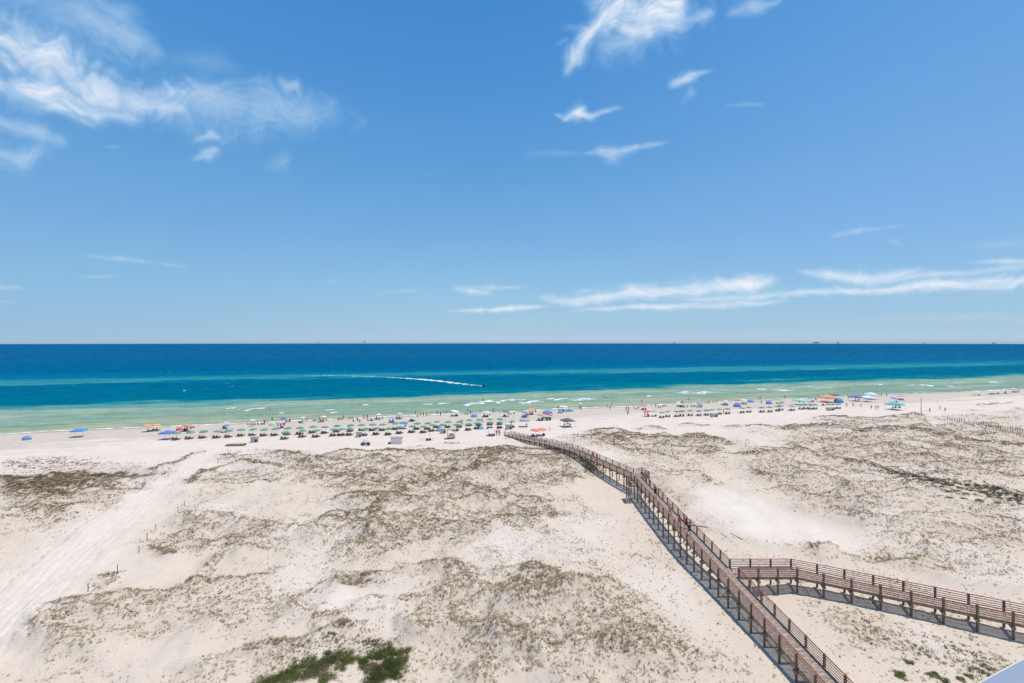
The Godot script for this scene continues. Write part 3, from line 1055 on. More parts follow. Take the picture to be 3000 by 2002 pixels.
func build_boardwalks() -> void:
	grain = grain_texture(8, 0.02, 0.62, 5, 256)
	m_rail = wood(0.42, 0.25, 0.19, grain)
	m_cap = wood(0.36, 0.145, 0.12, grain)
	m_post = wood(0.36, 0.25, 0.17, grain)
	m_joist = wood(0.50, 0.37, 0.27, grain)
	m_deck = [wood(0.70, 0.54, 0.44, grain), wood(0.64, 0.49, 0.40, grain), wood(0.74, 0.58, 0.48, grain), wood(0.66, 0.50, 0.40, grain)]
	var main := thing("boardwalk", "long wooden boardwalk with stained rails crossing the dunes to the beach", "boardwalk", Vector3.ZERO)
	# ten bays to the branch, one open bay, then on to the viewing bays and down to the sand
	walkway(main, [[23.95, 4.0, 29.0, 10], [23.95, 4.0, 53.4, 1], [23.95, 4.0, 55.6, 13], [23.95, 4.0, 87.6, 1], [23.95, 4.0, 90.0, 1], [23.95, 4.0, 92.6, 1], [23.0, 4.0, 95.0, 9], [14.8, 4.05, 116.0, 5], [9.6, 3.3, 127.0, 4], [4.6, 2.35, 137.0, 3], [1.2, 1.75, 144.0, 2], [-1.4, 1.5, 148.6, 0]], 2.05, [25], [10, 26])
	viewing_bay(main, Vector3(22.92, 4.0, -87.6), Vector3(22.92, 4.0, -90.0), Vector3(-1.55, 0, 0))
	viewing_bay(main, Vector3(24.98, 4.0, -92.8), Vector3(24.3, 4.0, -95.4), Vector3(1.5, 0, -0.35))
	finish_pieces()
	var branch := thing("branch_boardwalk", "wooden side boardwalk with red stained rails joining the long boardwalk at an angle", "boardwalk", Vector3.ZERO)
	m_cap = wood(0.52, 0.115, 0.105, grain)
	m_rail = wood(0.46, 0.24, 0.19, grain)
	walkway(branch, [[25.12, 4.0, 54.5, 3], [31.85, 4.0, 54.5, 7], [47.0, 4.0, 45.7, 9], [66.5, 4.0, 34.4, 0]], 2.05, [], [])
	finish_pieces()

# ---------------------------------------------------------------- corner of the low roof

func build_roof_wing() -> void:
	var p := flat(2868, 2004, 14.0)
	var q := flat(3002, 1932, 14.0)
	var d := (q - p).normalized()
	var n := Vector2(d.y, -d.x)          # away from the dunes' side, towards the building
	var a := p - d * 9.0
	var b := q + d * 14.0
	var root := thing("low_wing", "low building wing with smooth blue grey roof and pale edge trim", "building", Vector3.ZERO)
	var yaw := atan2(d.x, -d.y)
	var mid := (a + b) / 2.0 + n * 5.0
	var length := a.distance_to(b)
	var base := Basis(Vector3.UP, yaw)
	# local z of the turned box runs along -(d)
	part(root, "roof", unit_box, mat(0.25, 0.30, 0.385, 0.5, 0.3), Transform3D(base * Basis.from_scale(Vector3(10.0, 0.3, length)), Vector3(mid.x, 13.85, -mid.y)))
	var e := (a + b) / 2.0 - n * 0.03
	part(root, "roof_trim", unit_box, mat(0.55, 0.52, 0.45, 0.7), Transform3D(base * Basis.from_scale(Vector3(0.07, 0.36, length + 0.1)), Vector3(e.x, 13.83, -e.y)))
	var wmid := (a + b) / 2.0 + n * 5.3
	part(root, "wall", unit_box, mat(0.55, 0.5, 0.42, 0.9), Transform3D(base * Basis.from_scale(Vector3(9.0, 14.7, length - 0.8)), Vector3(wmid.x, 13.7 - 7.35, -wmid.y)))

# ---------------------------------------------------------------- grass and shrubs

func tuft(seed_: int, blades: int, high: float, spread: float, wide: float) -> ArrayMesh:
	var r := RandomNumberGenerator.new()
	r.seed = seed_
	var st := SurfaceTool.new()
	st.begin(Mesh.PRIMITIVE_TRIANGLES)
	for i in blades:
		var a := r.randf() * TAU
		var root := Vector3(cos(a), 0, sin(a)) * spread * 0.35 * sqrt(r.randf())
		var lean := a + r.randf_range(-0.8, 0.8)
		var out := Vector3(cos(lean), 0, sin(lean))
		var h := high * r.randf_range(0.5, 1.0)
		var reach := spread * r.randf_range(0.2, 1.0)
		var side := Vector3(-out.z, 0, out.x) * wide * r.randf_range(0.6, 1.2)
		var p0 := root - Vector3(0, 0.06, 0)
		var p1 := root + out * reach * 0.35 + Vector3(0, h * 0.65, 0)
		var p2 := root + out * reach + Vector3(0, h * r.randf_range(0.75, 1.0), 0)
		for v in [p0 - side, p1 - side * 0.8, p1 + side * 0.8, p0 - side, p1 + side * 0.8, p0 + side, p1 - side * 0.8, p2, p1 + side * 0.8]:
			st.add_vertex(v)
	st.generate_normals()
	return st.commit()

func leaf_mass(seed_: int, leaves: int, radius: Vector3, size: float) -> ArrayMesh:
	# leaves spread through an uneven mound
	var r := RandomNumberGenerator.new()
	r.seed = seed_
	var st := SurfaceTool.new()
	st.begin(Mesh.PRIMITIVE_TRIANGLES)
	var lobes: Array = []
	for i in 7:
		var a := r.randf() * TAU
		var q := sqrt(r.randf()) * 0.65
		lobes.append([Vector3(cos(a) * q, r.randf_range(0.15, 0.5), sin(a) * q), r.randf_range(0.32, 0.55)])
	for i in leaves:
		var l: Array = lobes[r.randi() % lobes.size()]
		var dir := Vector3(r.randfn(), absf(r.randfn()) * 0.9, r.randfn()).normalized()
		var p: Vector3 = (l[0] + dir * l[1] * pow(r.randf(), 0.4)) * radius
		var n := (dir + Vector3(r.randf_range(-0.8, 0.8), r.randf_range(-0.3, 0.9), r.randf_range(-0.8, 0.8))).normalized()
		var x := n.cross(Vector3(r.randf() - 0.5, r.randf() - 0.5, r.randf() - 0.5)).normalized() * size * r.randf_range(0.6, 1.2)
		var y := n.cross(x).normalized() * size * 0.45
		for v in [p - x, p + y, p + x, p - x, p + x, p - y]:
			st.add_vertex(v)
	st.generate_normals()
	return st.commit()

func grass_of(called: String, label: String, category: String, mesh: Mesh, at: Array, tint: PackedColorArray) -> void:
	var mm := MultiMesh.new()
	mm.transform_format = MultiMesh.TRANSFORM_3D
	mm.use_colors = true
	mm.mesh = mesh
	mm.instance_count = at.size()
	for i in at.size():
		mm.set_instance_transform(i, at[i])
		mm.set_instance_color(i, tint[i])
	var m := StandardMaterial3D.new()
	m.vertex_color_use_as_albedo = true
	m.roughness = 0.9
	m.metallic_specular = 0.2
	m.backlight_enabled = true
	m.backlight = Color(0.25, 0.25, 0.2)
	mesh.surface_set_material(0, m)
	var o := MultiMeshInstance3D.new()
	o.name = numbered(called)
	o.multimesh = mm
	o.set_meta("kind", "stuff")
	o.set_meta("label", label)
	o.set_meta("category", category)
	add_child(o)

func build_vegetation() -> void:
	var meshes := [tuft(1, 15, 0.5, 0.34, 0.018), tuft(2, 11, 0.62, 0.26, 0.016), tuft(3, 20, 0.36, 0.46, 0.020)]
	var at := [[], [], []]
	var tints := [PackedColorArray(), PackedColorArray(), PackedColorArray()]
	var thicket: Array = []
	var thicket_tint := PackedColorArray()
	var leafy: Array = []
	var leafy_tint := PackedColorArray()
	var r := RandomNumberGenerator.new()
	r.seed = 77
	var clump := FastNoiseLite.new()
	clump.seed = 61
	clump.frequency = 0.42
	clump.fractal_octaves = 2
	for iz in range(26, GH - 2):
		for ix in range(1, GW - 2):
			var x0 := ix + GX0
			var z0 := iz + GZ0
			if absf(x0) > z0 * 1.16 + 8.0:
				continue
			var v := veg[iz * GW + ix]
			if v < 0.02 or -offshore(x0, z0) < 40.0:
				continue
			var bn := brown[iz * GW + ix]
			var gn := green[iz * GW + ix]
			var far := clampf((z0 - 60.0) / 120.0, 0.0, 1.0)
			var per := lerpf(70.0, 19.0, far) * pow(v, 1.5)
			per += bn * lerpf(10.0, 5.0, far) + gn * 8.0
			var n := int(per) + (1 if r.randf() < per - int(per) else 0)
			for k in n:
				var x := x0 + r.randf()
				var z := z0 + r.randf()
				var cl := clump.get_noise_2d(x, z)
				if r.randf() > clampf(0.68 + cl * 1.1 + (v - 0.5) * 0.8, 0.03, 1.0):
					continue
				# nobody walks or plants under the boardwalk's middle
				var s := (0.2 + 0.6 * pow(r.randf(), 1.8)) * lerpf(0.74, 1.3, far) * (0.75 + 0.5 * v)
				var y := height(x, z)
				var basis := Basis(Vector3.UP, r.randf() * TAU) * Basis.from_scale(Vector3(s * 1.15, s * r.randf_range(0.5, 0.95), s * 1.15))
				var t := Transform3D(basis, Vector3(x, y, -z))
				var f := r.randf()
				if r.randf() < bn * 0.85:
					thicket.append(t)
					thicket_tint.append(Color(0.215, 0.16, 0.105).lerp(Color(0.36, 0.275, 0.19), f))
				elif r.randf() < gn * 0.9:
					leafy.append(t)
					leafy_tint.append(Color(0.085, 0.092, 0.045).lerp(Color(0.17, 0.165, 0.085), f))
				else:
					var w := r.randi() % 3
					at[w].append(t)
					var c := Color(0.22, 0.168, 0.102).lerp(Color(0.48, 0.385, 0.262), f)
					c = c.lerp(Color(0.36, 0.30, 0.20), 0.35 if r.randf() < 0.3 else 0.0)
					tints[w].append(c)
	print("tufts ", at[0].size(), " ", at[1].size(), " ", at[2].size(), " thicket ", thicket.size(), " leafy ", leafy.size())
	grass_of("dune_grass", "dry grey green beach grass in loose tufts all over the dunes", "grass", meshes[0], at[0], tints[0])
	grass_of("sea_oats", "tall thin dry sea oats scattered between the dune grass", "grass", meshes[1], at[1], tints[1])
	grass_of("low_bunch_grass", "low spreading bunch grass on the sand of the dunes", "grass", meshes[2], at[2], tints[2])
	grass_of("dead_brush", "brown dead brush in a long band beside the sand road", "brush", tuft(9, 22, 0.42, 0.5, 0.026), thicket, thicket_tint)
	grass_of("green_ground_cover", "green ground cover among the dry grass", "ground cover", tuft(12, 24, 0.34, 0.42, 0.028), leafy, leafy_tint)
	build_shrubs()

func build_shrubs() -> void:
	var r := RandomNumberGenerator.new()
	r.seed = 404
	var meshes := [leaf_mass(1, 1300, Vector3(1.15, 0.5, 1.1), 0.06), leaf_mass(2, 1300, Vector3(1.3, 0.42, 1.05), 0.06), leaf_mass(3, 1100, Vector3(1.0, 0.55, 1.0), 0.06)]
	var stems := boxes([beam(Vector3(0, -0.2, 0), Vector3(0.25, 0.4, 0.1), 0.03, 0.03), beam(Vector3(0, -0.2, 0), Vector3(-0.3, 0.35, 0.15), 0.03, 0.03), beam(Vector3(0, -0.2, 0), Vector3(0.05, 0.45, -0.3), 0.03, 0.03)])
	var leaf := []
	for c in [[0.085, 0.105, 0.022], [0.055, 0.07, 0.02], [0.11, 0.12, 0.026], [0.13, 0.11, 0.06]]:
		var m := StandardMaterial3D.new()
		m.albedo_color = Color(c[0], c[1], c[2]).linear_to_srgb()
		m.roughness = 0.7
		m.metallic_specular = 0.3
		m.backlight_enabled = true
		m.backlight = Color(0.4, 0.45, 0.2)
		leaf.append(m)
	var stem := mat(0.13, 0.10, 0.07)
	# the green hollow below the brown crest
	var spots: Array = []
	for q in [[775, 1996], [815, 1988], [850, 1975], [880, 1986], [915, 1962], [940, 1975], [905, 1948], [950, 1943], [985, 1935], [1000, 1955], [1040, 1935], [1075, 1928], [1110, 1925], [1140, 1938], [1165, 1920], [1185, 1930], [1120, 1958], [1080, 1968], [1150, 1962], [1160, 1985], [1105, 1988], [1060, 1950], [840, 2000], [965, 1990], [1185, 1908], [795, 2002], [868, 1962], [930, 1950], [970, 1925], [1020, 1925], [1095, 1945], [1135, 1920], [1175, 1950], [1135, 1980], [1085, 1990], [900, 1975], [1020, 1945], [1150, 1945]]:
		spots.append([q[0], q[1], r.randf_range(0.6, 1.1), "dense green shrub in the hollow below the brown grass crest", "shrubs in the near hollow"])
	for q in [[2750, 1425], [2775, 1440], [2800, 1432], [2830, 1446], [2855, 1450], [2880, 1442], [2900, 1458], [2930, 1452], [2955, 1464], [2985, 1460], [2780, 1455], [2820, 1462], [2870, 1470], [2920, 1474], [2990, 1478]]:
		spots.append([q[0], q[1], r.randf_range(0.45, 0.8), "dark green shrub in the low band across the far dunes", "shrubs in the far green band"])
	for q in [[2630, 1972], [2640, 1985], [2725, 1980], [2735, 1975], [2770, 1996], [2815, 1992], [2660, 1940], [2840, 1985]]:
		spots.append([q[0], q[1], r.randf_range(0.35, 0.6), "small bright green clump on sand between the boardwalk and blue roof", "green clumps by the roof"])
	for s in spots:
		var p := on_land(s[0], s[1])
		var o := thing("green_shrub", s[3], "shrub", p, r.randf() * TAU, s[4])
		var k: float = s[2]
		part(o, "foliage", meshes[r.randi() % 3], leaf[r.randi() % 4], Transform3D(Basis.from_scale(Vector3(k, k * r.randf_range(0.8, 1.1), k)), Vector3.ZERO))
		part(o, "stem", stems, stem, Transform3D(Basis.from_scale(Vector3(k, k, k)), Vector3.ZERO))

# ---------------------------------------------------------------- the beach

const SEAWARD := 2.845      # turn about y that makes a thing's +z face the water

func crop(ox: float, oy: float, s: float, x: float, y: float) -> Vector2:
	return Vector2(ox + x / s, oy + y / s)

func above(u: float, v: float, h: float) -> Vector3:
	# the place on the ground under a point seen at (u, v) that is h above the ground
	var y := 1.3
	var p := Vector2.ZERO
	for i in 6:
		p = flat(u, v, y + h)
		y = height(p.x, p.y)
	return Vector3(p.x, y, -p.y)

var mesh_canopy: ArrayMesh
var mesh_pole: CylinderMesh
var mesh_seat: ArrayMesh
var mesh_back: ArrayMesh
var mesh_frame: ArrayMesh

func canopy_mesh(radius: float, drop: float, sides: int) -> ArrayMesh:
	var st := SurfaceTool.new()
	st.begin(Mesh.PRIMITIVE_TRIANGLES)
	var prof := [[0.0, 0.0], [0.45, -0.32], [0.8, -0.68], [1.0, -1.0]]
	for i in sides:
		for k in 3:
			var q: Array = []
			for e in [[k, i], [k, i + 1], [k + 1, i + 1], [k + 1, i]]:
				var a: float = TAU * e[1] / sides
				q.append(Vector3(cos(a) * prof[e[0]][0] * radius, prof[e[0]][1] * drop, sin(a) * prof[e[0]][0] * radius))
			for v in [0, 1, 2, 0, 2, 3]:
				st.add_vertex(q[v])
		# valance, sagging between the ribs
		var a0 := TAU * i / sides
		var a1 := TAU * (i + 1) / sides
		var r0 := Vector3(cos(a0) * radius, -drop, sin(a0) * radius)
		var r1 := Vector3(cos(a1) * radius, -drop, sin(a1) * radius)
		var lo := Vector3(0, -0.12, 0)
		for v in [r0, r1, r1 + lo, r0, r1 + lo, r0 + lo]:
			st.add_vertex(v)
	st.generate_normals()
	return st.commit()

func umbrella(at: Vector3, c: Color, label: String, group: String, size: float = 1.0, tilt: float = 0.0) -> void:
	var o := thing("beach_umbrella", label, "umbrella", at, rng.randf() * TAU, group)
	part(o, "pole", mesh_pole, mat(0.55, 0.5, 0.42, 0.6), Transform3D(Basis(), Vector3(0, 0.95, 0)))
	part(o, "canopy", mesh_canopy, cloth(c.r * 0.86 + 0.06, c.g * 0.9 + 0.06, c.b * 0.9 + 0.06), Transform3D(Basis(Vector3.RIGHT, tilt) * Basis.from_scale(Vector3(size, 1.0, size)), Vector3(0, 2.32, 0)))

func lounger(at: Vector3, turn: float, label: String, group: String, m: Material) -> void:
	var o := thing("beach_lounger", label, "beach chair", at, turn, group)
	part(o, "seat", mesh_seat, m)
	part(o, "backrest", mesh_back, m)
	part(o, "frame", mesh_frame, mat(0.30, 0.20, 0.13))

func popup(at: Vector3, c: Color, wide: float, high: float, label: String, group: String = "", turn: float = 0.2) -> void:
	var o := thing("canopy_tent", label, "canopy", at, turn, group)
	var st := SurfaceTool.new()
	st.begin(Mesh.PRIMITIVE_TRIANGLES)
	var h := wide / 2.0
	var cor := [Vector3(-h, high, -h), Vector3(h, high, -h), Vector3(h, high, h), Vector3(-h, high, h)]
	var top := Vector3(0, high + wide * 0.22, 0)
	for i in 4:
		var a: Vector3 = cor[i]
		var b: Vector3 = cor[(i + 1) % 4]
		var lo := Vector3(0, -0.28, 0)
		for v in [a, b, top, a, a + lo, b + lo, a, b + lo, b]:
			st.add_vertex(v)
	st.generate_normals()
	part(o, "roof", st.commit(), cloth(c.r * 0.86 + 0.06, c.g * 0.9 + 0.06, c.b * 0.9 + 0.06))
	for p in cor:
		part(o, "leg", unit_box, mat(0.5, 0.5, 0.5, 0.5), Transform3D(Basis.from_scale(Vector3(0.05, high + 0.1, 0.05)), Vector3(p.x * 0.98, (high - 0.1) / 2.0, p.z * 0.98)))

func dome(at: Vector3, c: Color, wide: float, high: float, label: String, group: String = "", turn: float = 0.0) -> void:
	# a low pop-up beach shelter, open towards the water
	var o := thing("beach_tent", label, "tent", at, turn, group)
	var st := SurfaceTool.new()
	st.begin(Mesh.PRIMITIVE_TRIANGLES)
	var n := 12
	for i in n:
		for k in 5:
			var q: Array = []
			for e in [[i, k], [i + 1, k], [i + 1, k + 1], [i, k + 1]]:
				var a: float = lerpf(0.35, TAU - 0.35, float(e[0]) / n) - PI / 2.0
				var b: float = PI / 2.0 * e[1] / 5.0
				q.append(Vector3(sin(a + PI / 2.0) * cos(b) * wide / 2.0, sin(b) * high, cos(a + PI / 2.0) * cos(b) * wide / 2.0))
			for v in [0, 1, 2, 0, 2, 3]:
				st.add_vertex(q[v])
	st.generate_normals()
	part(o, "shell", st.commit(), cloth(c.r * 0.86 + 0.06, c.g * 0.9 + 0.06, c.b * 0.9 + 0.06))
	part(o, "floor", unit_box, cloth(c.r * 0.7, c.g * 0.7, c.b * 0.7), Transform3D(Basis.from_scale(Vector3(wide * 0.66, 0.03, wide * 0.66)), Vector3(0, 0.02, 0)))
	part(o, "pole", boxes([beam(Vector3(0, 0.0, wide * 0.47), Vector3(0, high, 0), 0.02, 0.02)]), mat(0.3, 0.3, 0.3))

func build_beach() -> void:
	mesh_canopy = canopy_mesh(1.22, 0.42, 8)
	mesh_pole = CylinderMesh.new()
	mesh_pole.top_radius = 0.028
	mesh_pole.bottom_radius = 0.028
	mesh_pole.height = 2.7
	mesh_pole.radial_segments = 8
	mesh_pole.rings = 1
	mesh_seat = boxes([[Vector3(0, 0.34, 0.25), Vector3(0.58, 0.09, 1.15)]])
	mesh_back = boxes([Transform3D(Basis(Vector3.RIGHT, -0.75) * Basis.from_scale(Vector3(0.58, 0.09, 0.72)), Vector3(0, 0.56, -0.56))])
	mesh_frame = boxes([[Vector3(-0.27, 0.25, 0.2), Vector3(0.06, 0.09, 1.4)], [Vector3(0.27, 0.25, 0.2), Vector3(0.06, 0.09, 1.4)], [Vector3(-0.27, 0.1, 0.8), Vector3(0.06, 0.24, 0.06)], [Vector3(0.27, 0.1, 0.8), Vector3(0.06, 0.24, 0.06)], [Vector3(-0.27, 0.1, -0.4), Vector3(0.06, 0.24, 0.06)], [Vector3(0.27, 0.1, -0.4), Vector3(0.06, 0.24, 0.06)]])
	var teal := Color(0.055, 0.25, 0.18)
	var near_row := "green umbrellas of the rental rows by the boardwalk"
	var far_row := "green umbrellas of the rental row farther along the beach"
	var spots: Array = []
	for q in [[85, 555], [270, 543], [452, 532], [645, 530], [800, 523], [975, 508], [1132, 502], [1287, 505], [1440, 500], [1612, 490], [1783, 483], [1960, 467], [2125, 472], [1580, 545], [1820, 520], [2010, 520]]:
		spots.append([crop(500, 1150, 4.7, q[0], q[1]), 0])
	for q in [[178, 455], [365, 447], [515, 442], [668, 437], [805, 437], [985, 423], [1280, 423], [1425, 420], [1550, 400], [1707, 400], [1865, 397], [2003, 377], [2137, 373], [130, 505], [245, 500], [352, 497], [560, 500], [718, 490], [887, 492], [1043, 475], [1213, 462], [1370, 465], [1490, 445], [1630, 440], [1820, 440], [1990, 432], [2110, 417]]:
		spots.append([crop(950, 1150, 4.7, q[0], q[1]), 0])
	for q in [[405, 367], [540, 362], [405, 412], [540, 405], [705, 398]]:
		spots.append([crop(1350, 1150, 4.7, q[0], q[1]), 0])
	for q in [[655, 510], [735, 497], [860, 495], [930, 488], [1047, 482], [1165, 485], [1270, 478], [1350, 472], [1450, 465], [1560, 460], [1760, 447], [1850, 440], [2030, 440], [2140, 437]]:
		spots.append([crop(1800, 1100, 4.7, q[0], q[1]), 1])
	for q in [[370, 425], [410, 412], [690, 402], [750, 398], [820, 402], [880, 400], [1075, 396], [1130, 397], [1200, 394]]:
		spots.append([crop(2200, 1100, 4.7, q[0], q[1]), 1])
	var brown_cloth := cloth(0.27, 0.125, 0.10)
	for s in spots:
		var q: Vector2 = s[0]
		var p := above(q.x, q.y, 2.08)
		var far: int = s[1]
		var j := rng.randf_range(0.85, 1.2)
		umbrella(p, Color(teal.r * j, teal.g * j, teal.b * j), "green beach umbrella over two brown loungers in the rental rows by the boardwalk" if far == 0 else "green beach umbrella over two brown loungers in the thin row farther along", near_row if far == 0 else far_row, 1.0, rng.randf_range(-0.12, 0.12))
		for side in [-0.55, 0.55]:
			var off: Vector3 = Basis(Vector3.UP, SEAWARD) * Vector3(side + rng.randf_range(-0.08, 0.08), 0, rng.randf_range(-0.45, -0.1))
			var c: Vector3 = p + off
			c.y = height(c.x, -c.z)
			lounger(c, SEAWARD + rng.randf_range(-0.15, 0.15), "brown padded lounger in a pair under a green rental umbrella" if far == 0 else "brown lounger in a pair under a green umbrella farther along", "loungers under the green umbrellas by the boardwalk" if far == 0 else "loungers under the green umbrellas farther along", brown_cloth)
	# umbrellas that people brought: crop origin, pixel of the canopy, colour, label, size
	var own := [
		[0, 1130, 3.917, 1700, 455, Color(0.80, 0.27, 0.10), "pale orange umbrella beside another at the water's edge far from the boardwalk", 1.15],
		[0, 1130, 3.917, 1795, 447, Color(0.85, 0.36, 0.13), "bright orange umbrella beside another at the water's edge far from the boardwalk", 1.15],
		[0, 1130, 3.917, 2140, 450, Color(0.80, 0.25, 0.10), "orange umbrella behind the red dome shelter", 1.2],
		[500, 1150, 4.7, 765, 415, Color(0.62, 0.62, 0.75), "blue and white umbrella above a blue one near the waterline", 1.0],
		[500, 1150, 4.7, 755, 458, Color(0.10, 0.14, 0.42), "dark blue umbrella below a white one near the waterline", 1.0],
		[500, 1150, 4.7, 1127, 382, Color(0.78, 0.72, 0.60), "cream umbrella over a seated group by the water", 0.95],
		[500, 1150, 4.7, 1550, 352, Color(0.04, 0.16, 0.36), "dark blue umbrella right at the water's edge", 0.9],
		[500, 1150, 4.7, 1520, 405, Color(0.80, 0.42, 0.44), "pink umbrella beside the lime green shelter", 1.1],
		[500, 1150, 4.7, 1815, 345, Color(0.50, 0.75, 0.66), "pale mint umbrella on the wet sand", 0.8],
		[500, 1150, 4.7, 2100, 330, Color(0.80, 0.76, 0.42), "pale yellow umbrella over seated bathers by the water", 1.0],
		[950, 1150, 4.7, 745, 300, Color(0.78, 0.75, 0.60), "off white umbrella over dark chairs by the water", 0.9],
		[950, 1150, 4.7, 1035, 288, Color(0.62, 0.56, 0.66), "pale lilac umbrella standing at the waterline", 1.0],
		[950, 1150, 4.7, 940, 335, Color(0.25, 0.40, 0.68), "light blue umbrella on the sand behind the green rows", 1.05],
		[950, 1150, 4.7, 1215, 318, Color(0.36, 0.60, 0.62), "pale turquoise umbrella lying low by the waterline", 1.1],
		[950, 1150, 4.7, 1095, 412, Color(0.05, 0.20, 0.46), "deep blue umbrella among the green rental umbrellas", 1.2],
		[950, 1150, 4.7, 1805, 255, Color(0.85, 0.85, 0.86), "large white umbrella at the water's edge over red chairs", 1.5],
		[1350, 1150, 4.7, 625, 258, Color(0.05, 0.13, 0.38), "navy umbrella over red chairs behind the last green umbrellas", 1.2],
		[1350, 1150, 4.7, 350, 262, Color(0.50, 0.62, 0.72), "grey blue umbrella over white chairs by the water", 1.3],
		[1350, 1150, 4.7, 885, 268, Color(0.12, 0.22, 0.58), "royal blue umbrella beside the large orange umbrella", 1.1],
		[1350, 1150, 4.7, 960, 232, Color(0.86, 0.32, 0.11), "large orange umbrella at the water's edge", 1.6],
		[1350, 1150, 4.7, 1100, 308, Color(0.70, 0.12, 0.08), "orange red umbrella touching a crimson one", 1.25],
		[1350, 1150, 4.7, 1210, 303, Color(0.66, 0.06, 0.10), "crimson umbrella touching an orange red one", 1.25],
		[1350, 1150, 4.7, 1025, 512, Color(0.80, 0.16, 0.09), "red orange umbrella over a dark chair beside the end of the boardwalk", 1.15],
		[1350, 1150, 4.7, 1120, 500, Color(0.84, 0.22, 0.12), "coral umbrella over a red chair beside the end of the boardwalk", 1.2],
		[1350, 1150, 4.7, 1385, 190, Color(0.85, 0.86, 0.84), "white umbrella above the teal shelter by the water", 0.9],
		[1350, 1150, 4.7, 1440, 195, Color(0.84, 0.85, 0.82), "second white umbrella above the teal shelter by the water", 0.9],
		[1350, 1150, 4.7, 1645, 152, Color(0.80, 0.82, 0.82), "small white umbrella standing in the wash", 0.6],
		[1800, 1100, 4.7, 410, 408, Color(0.78, 0.16, 0.14), "salmon red umbrella at the waterline beyond the open sand", 1.1],
		[1800, 1100, 4.7, 450, 492, Color(0.80, 0.07, 0.06), "bright red umbrella at the start of the farther green row", 1.2],
		[1800, 1100, 4.7, 545, 490, Color(0.30, 0.38, 0.55), "blue and white umbrella beside the bright red one", 0.9],
		[1800, 1100, 4.7, 890, 368, Color(0.82, 0.82, 0.70), "cream umbrella by the waterline in the farther crowd", 0.9],
		[1800, 1100, 4.7, 935, 375, Color(0.03, 0.06, 0.12), "black umbrella by the waterline in the farther crowd", 0.8],
		[1800, 1100, 4.7, 1170, 375, Color(0.26, 0.26, 0.62), "violet blue umbrella in the farther crowd", 1.0],
		[1800, 1100, 4.7, 1530, 350, Color(0.85, 0.76, 0.74), "pale pink umbrella near the water in the farther crowd", 1.0],
		[1800, 1100, 4.7, 1690, 342, Color(0.55, 0.10, 0.22), "wine red umbrella behind the blue shelter", 1.2],
		[1800, 1100, 4.7, 1780, 335, Color(0.74, 0.70, 0.50), "straw coloured umbrella at the waterline", 1.2],
		[2200, 1100, 4.7, 380, 325, Color(0.40, 0.46, 0.70), "lavender blue umbrella in the farther crowd", 1.2],
		[2200, 1100, 4.7, 565, 420, Color(0.10, 0.22, 0.40), "steel blue umbrella in the farther green row", 1.1],
		[2200, 1100, 4.7, 830, 305, Color(0.14, 0.30, 0.58), "mid blue umbrella with pale rim near the water", 1.3],
		[2200, 1100, 4.7, 1165, 268, Color(0.02, 0.06, 0.14), "dark navy umbrella behind the orange canopy", 1.7],
		[2200, 1100, 4.7, 1010, 350, Color(0.70, 0.16, 0.13), "dull red umbrella before the orange canopy", 1.2],
		[2200, 1100, 4.7, 1980, 312, Color(0.10, 0.26, 0.62), "blue umbrella behind the turquoise canopy", 1.4],
		[2200, 1100, 4.7, 2070, 283, Color(0.78, 0.30, 0.34), "long pink umbrella at the waterline behind the turquoise canopy", 1.5],
		[2550, 1080, 5.222, 1620, 347, Color(0.68, 0.80, 0.78), "white umbrella standing alone on the far beach", 1.7],
		[2550, 1080, 5.222, 1850, 338, Color(0.66, 0.78, 0.74), "white green umbrella in the row on the far beach", 1.6],
		[2550, 1080, 5.222, 1960, 332, Color(0.68, 0.76, 0.70), "ivory umbrella in the row on the far beach", 1.4],
		[2550, 1080, 5.222, 2080, 327, Color(0.70, 0.80, 0.76), "pale umbrella over a standing person on the far beach", 1.5],
		[2550, 1080, 5.222, 2200, 310, Color(0.66, 0.82, 0.80), "mint white umbrella at the end of the far row", 1.6],
	]
	for q in own:
		var px := crop(q[0], q[1], q[2], q[3], q[4])
		var p := above(px.x, px.y, 2.08)
		p.y = maxf(p.y, 0.05)
		umbrella(p, q[5], q[6], "umbrellas people brought to the beach", q[7], rng.randf_range(-0.2, 0.2))
		for side in [-0.6, 0.6]:
			if rng.randf() < 0.75:
				var c: Vector3 = p + Basis(Vector3.UP, SEAWARD) * Vector3(side, 0, rng.randf_range(-0.5, 0.1))
				c.y = height(c.x, -c.z)
				if c.y > 0.1:
					var pick: Array = [[Color(0.30, 0.06, 0.06), "dark red"], [Color(0.06, 0.08, 0.20), "navy"], [Color(0.05, 0.05, 0.06), "black"], [Color(0.12, 0.24, 0.42), "blue"]][rng.randi() % 4]
					var cc: Color = pick[0]
					lounger(c, SEAWARD + rng.randf_range(-0.5, 0.5), "%s beach chair beside a visitor's own umbrella" % pick[1], "chairs by the visitors' umbrellas", cloth(cc.r, cc.g, cc.b))
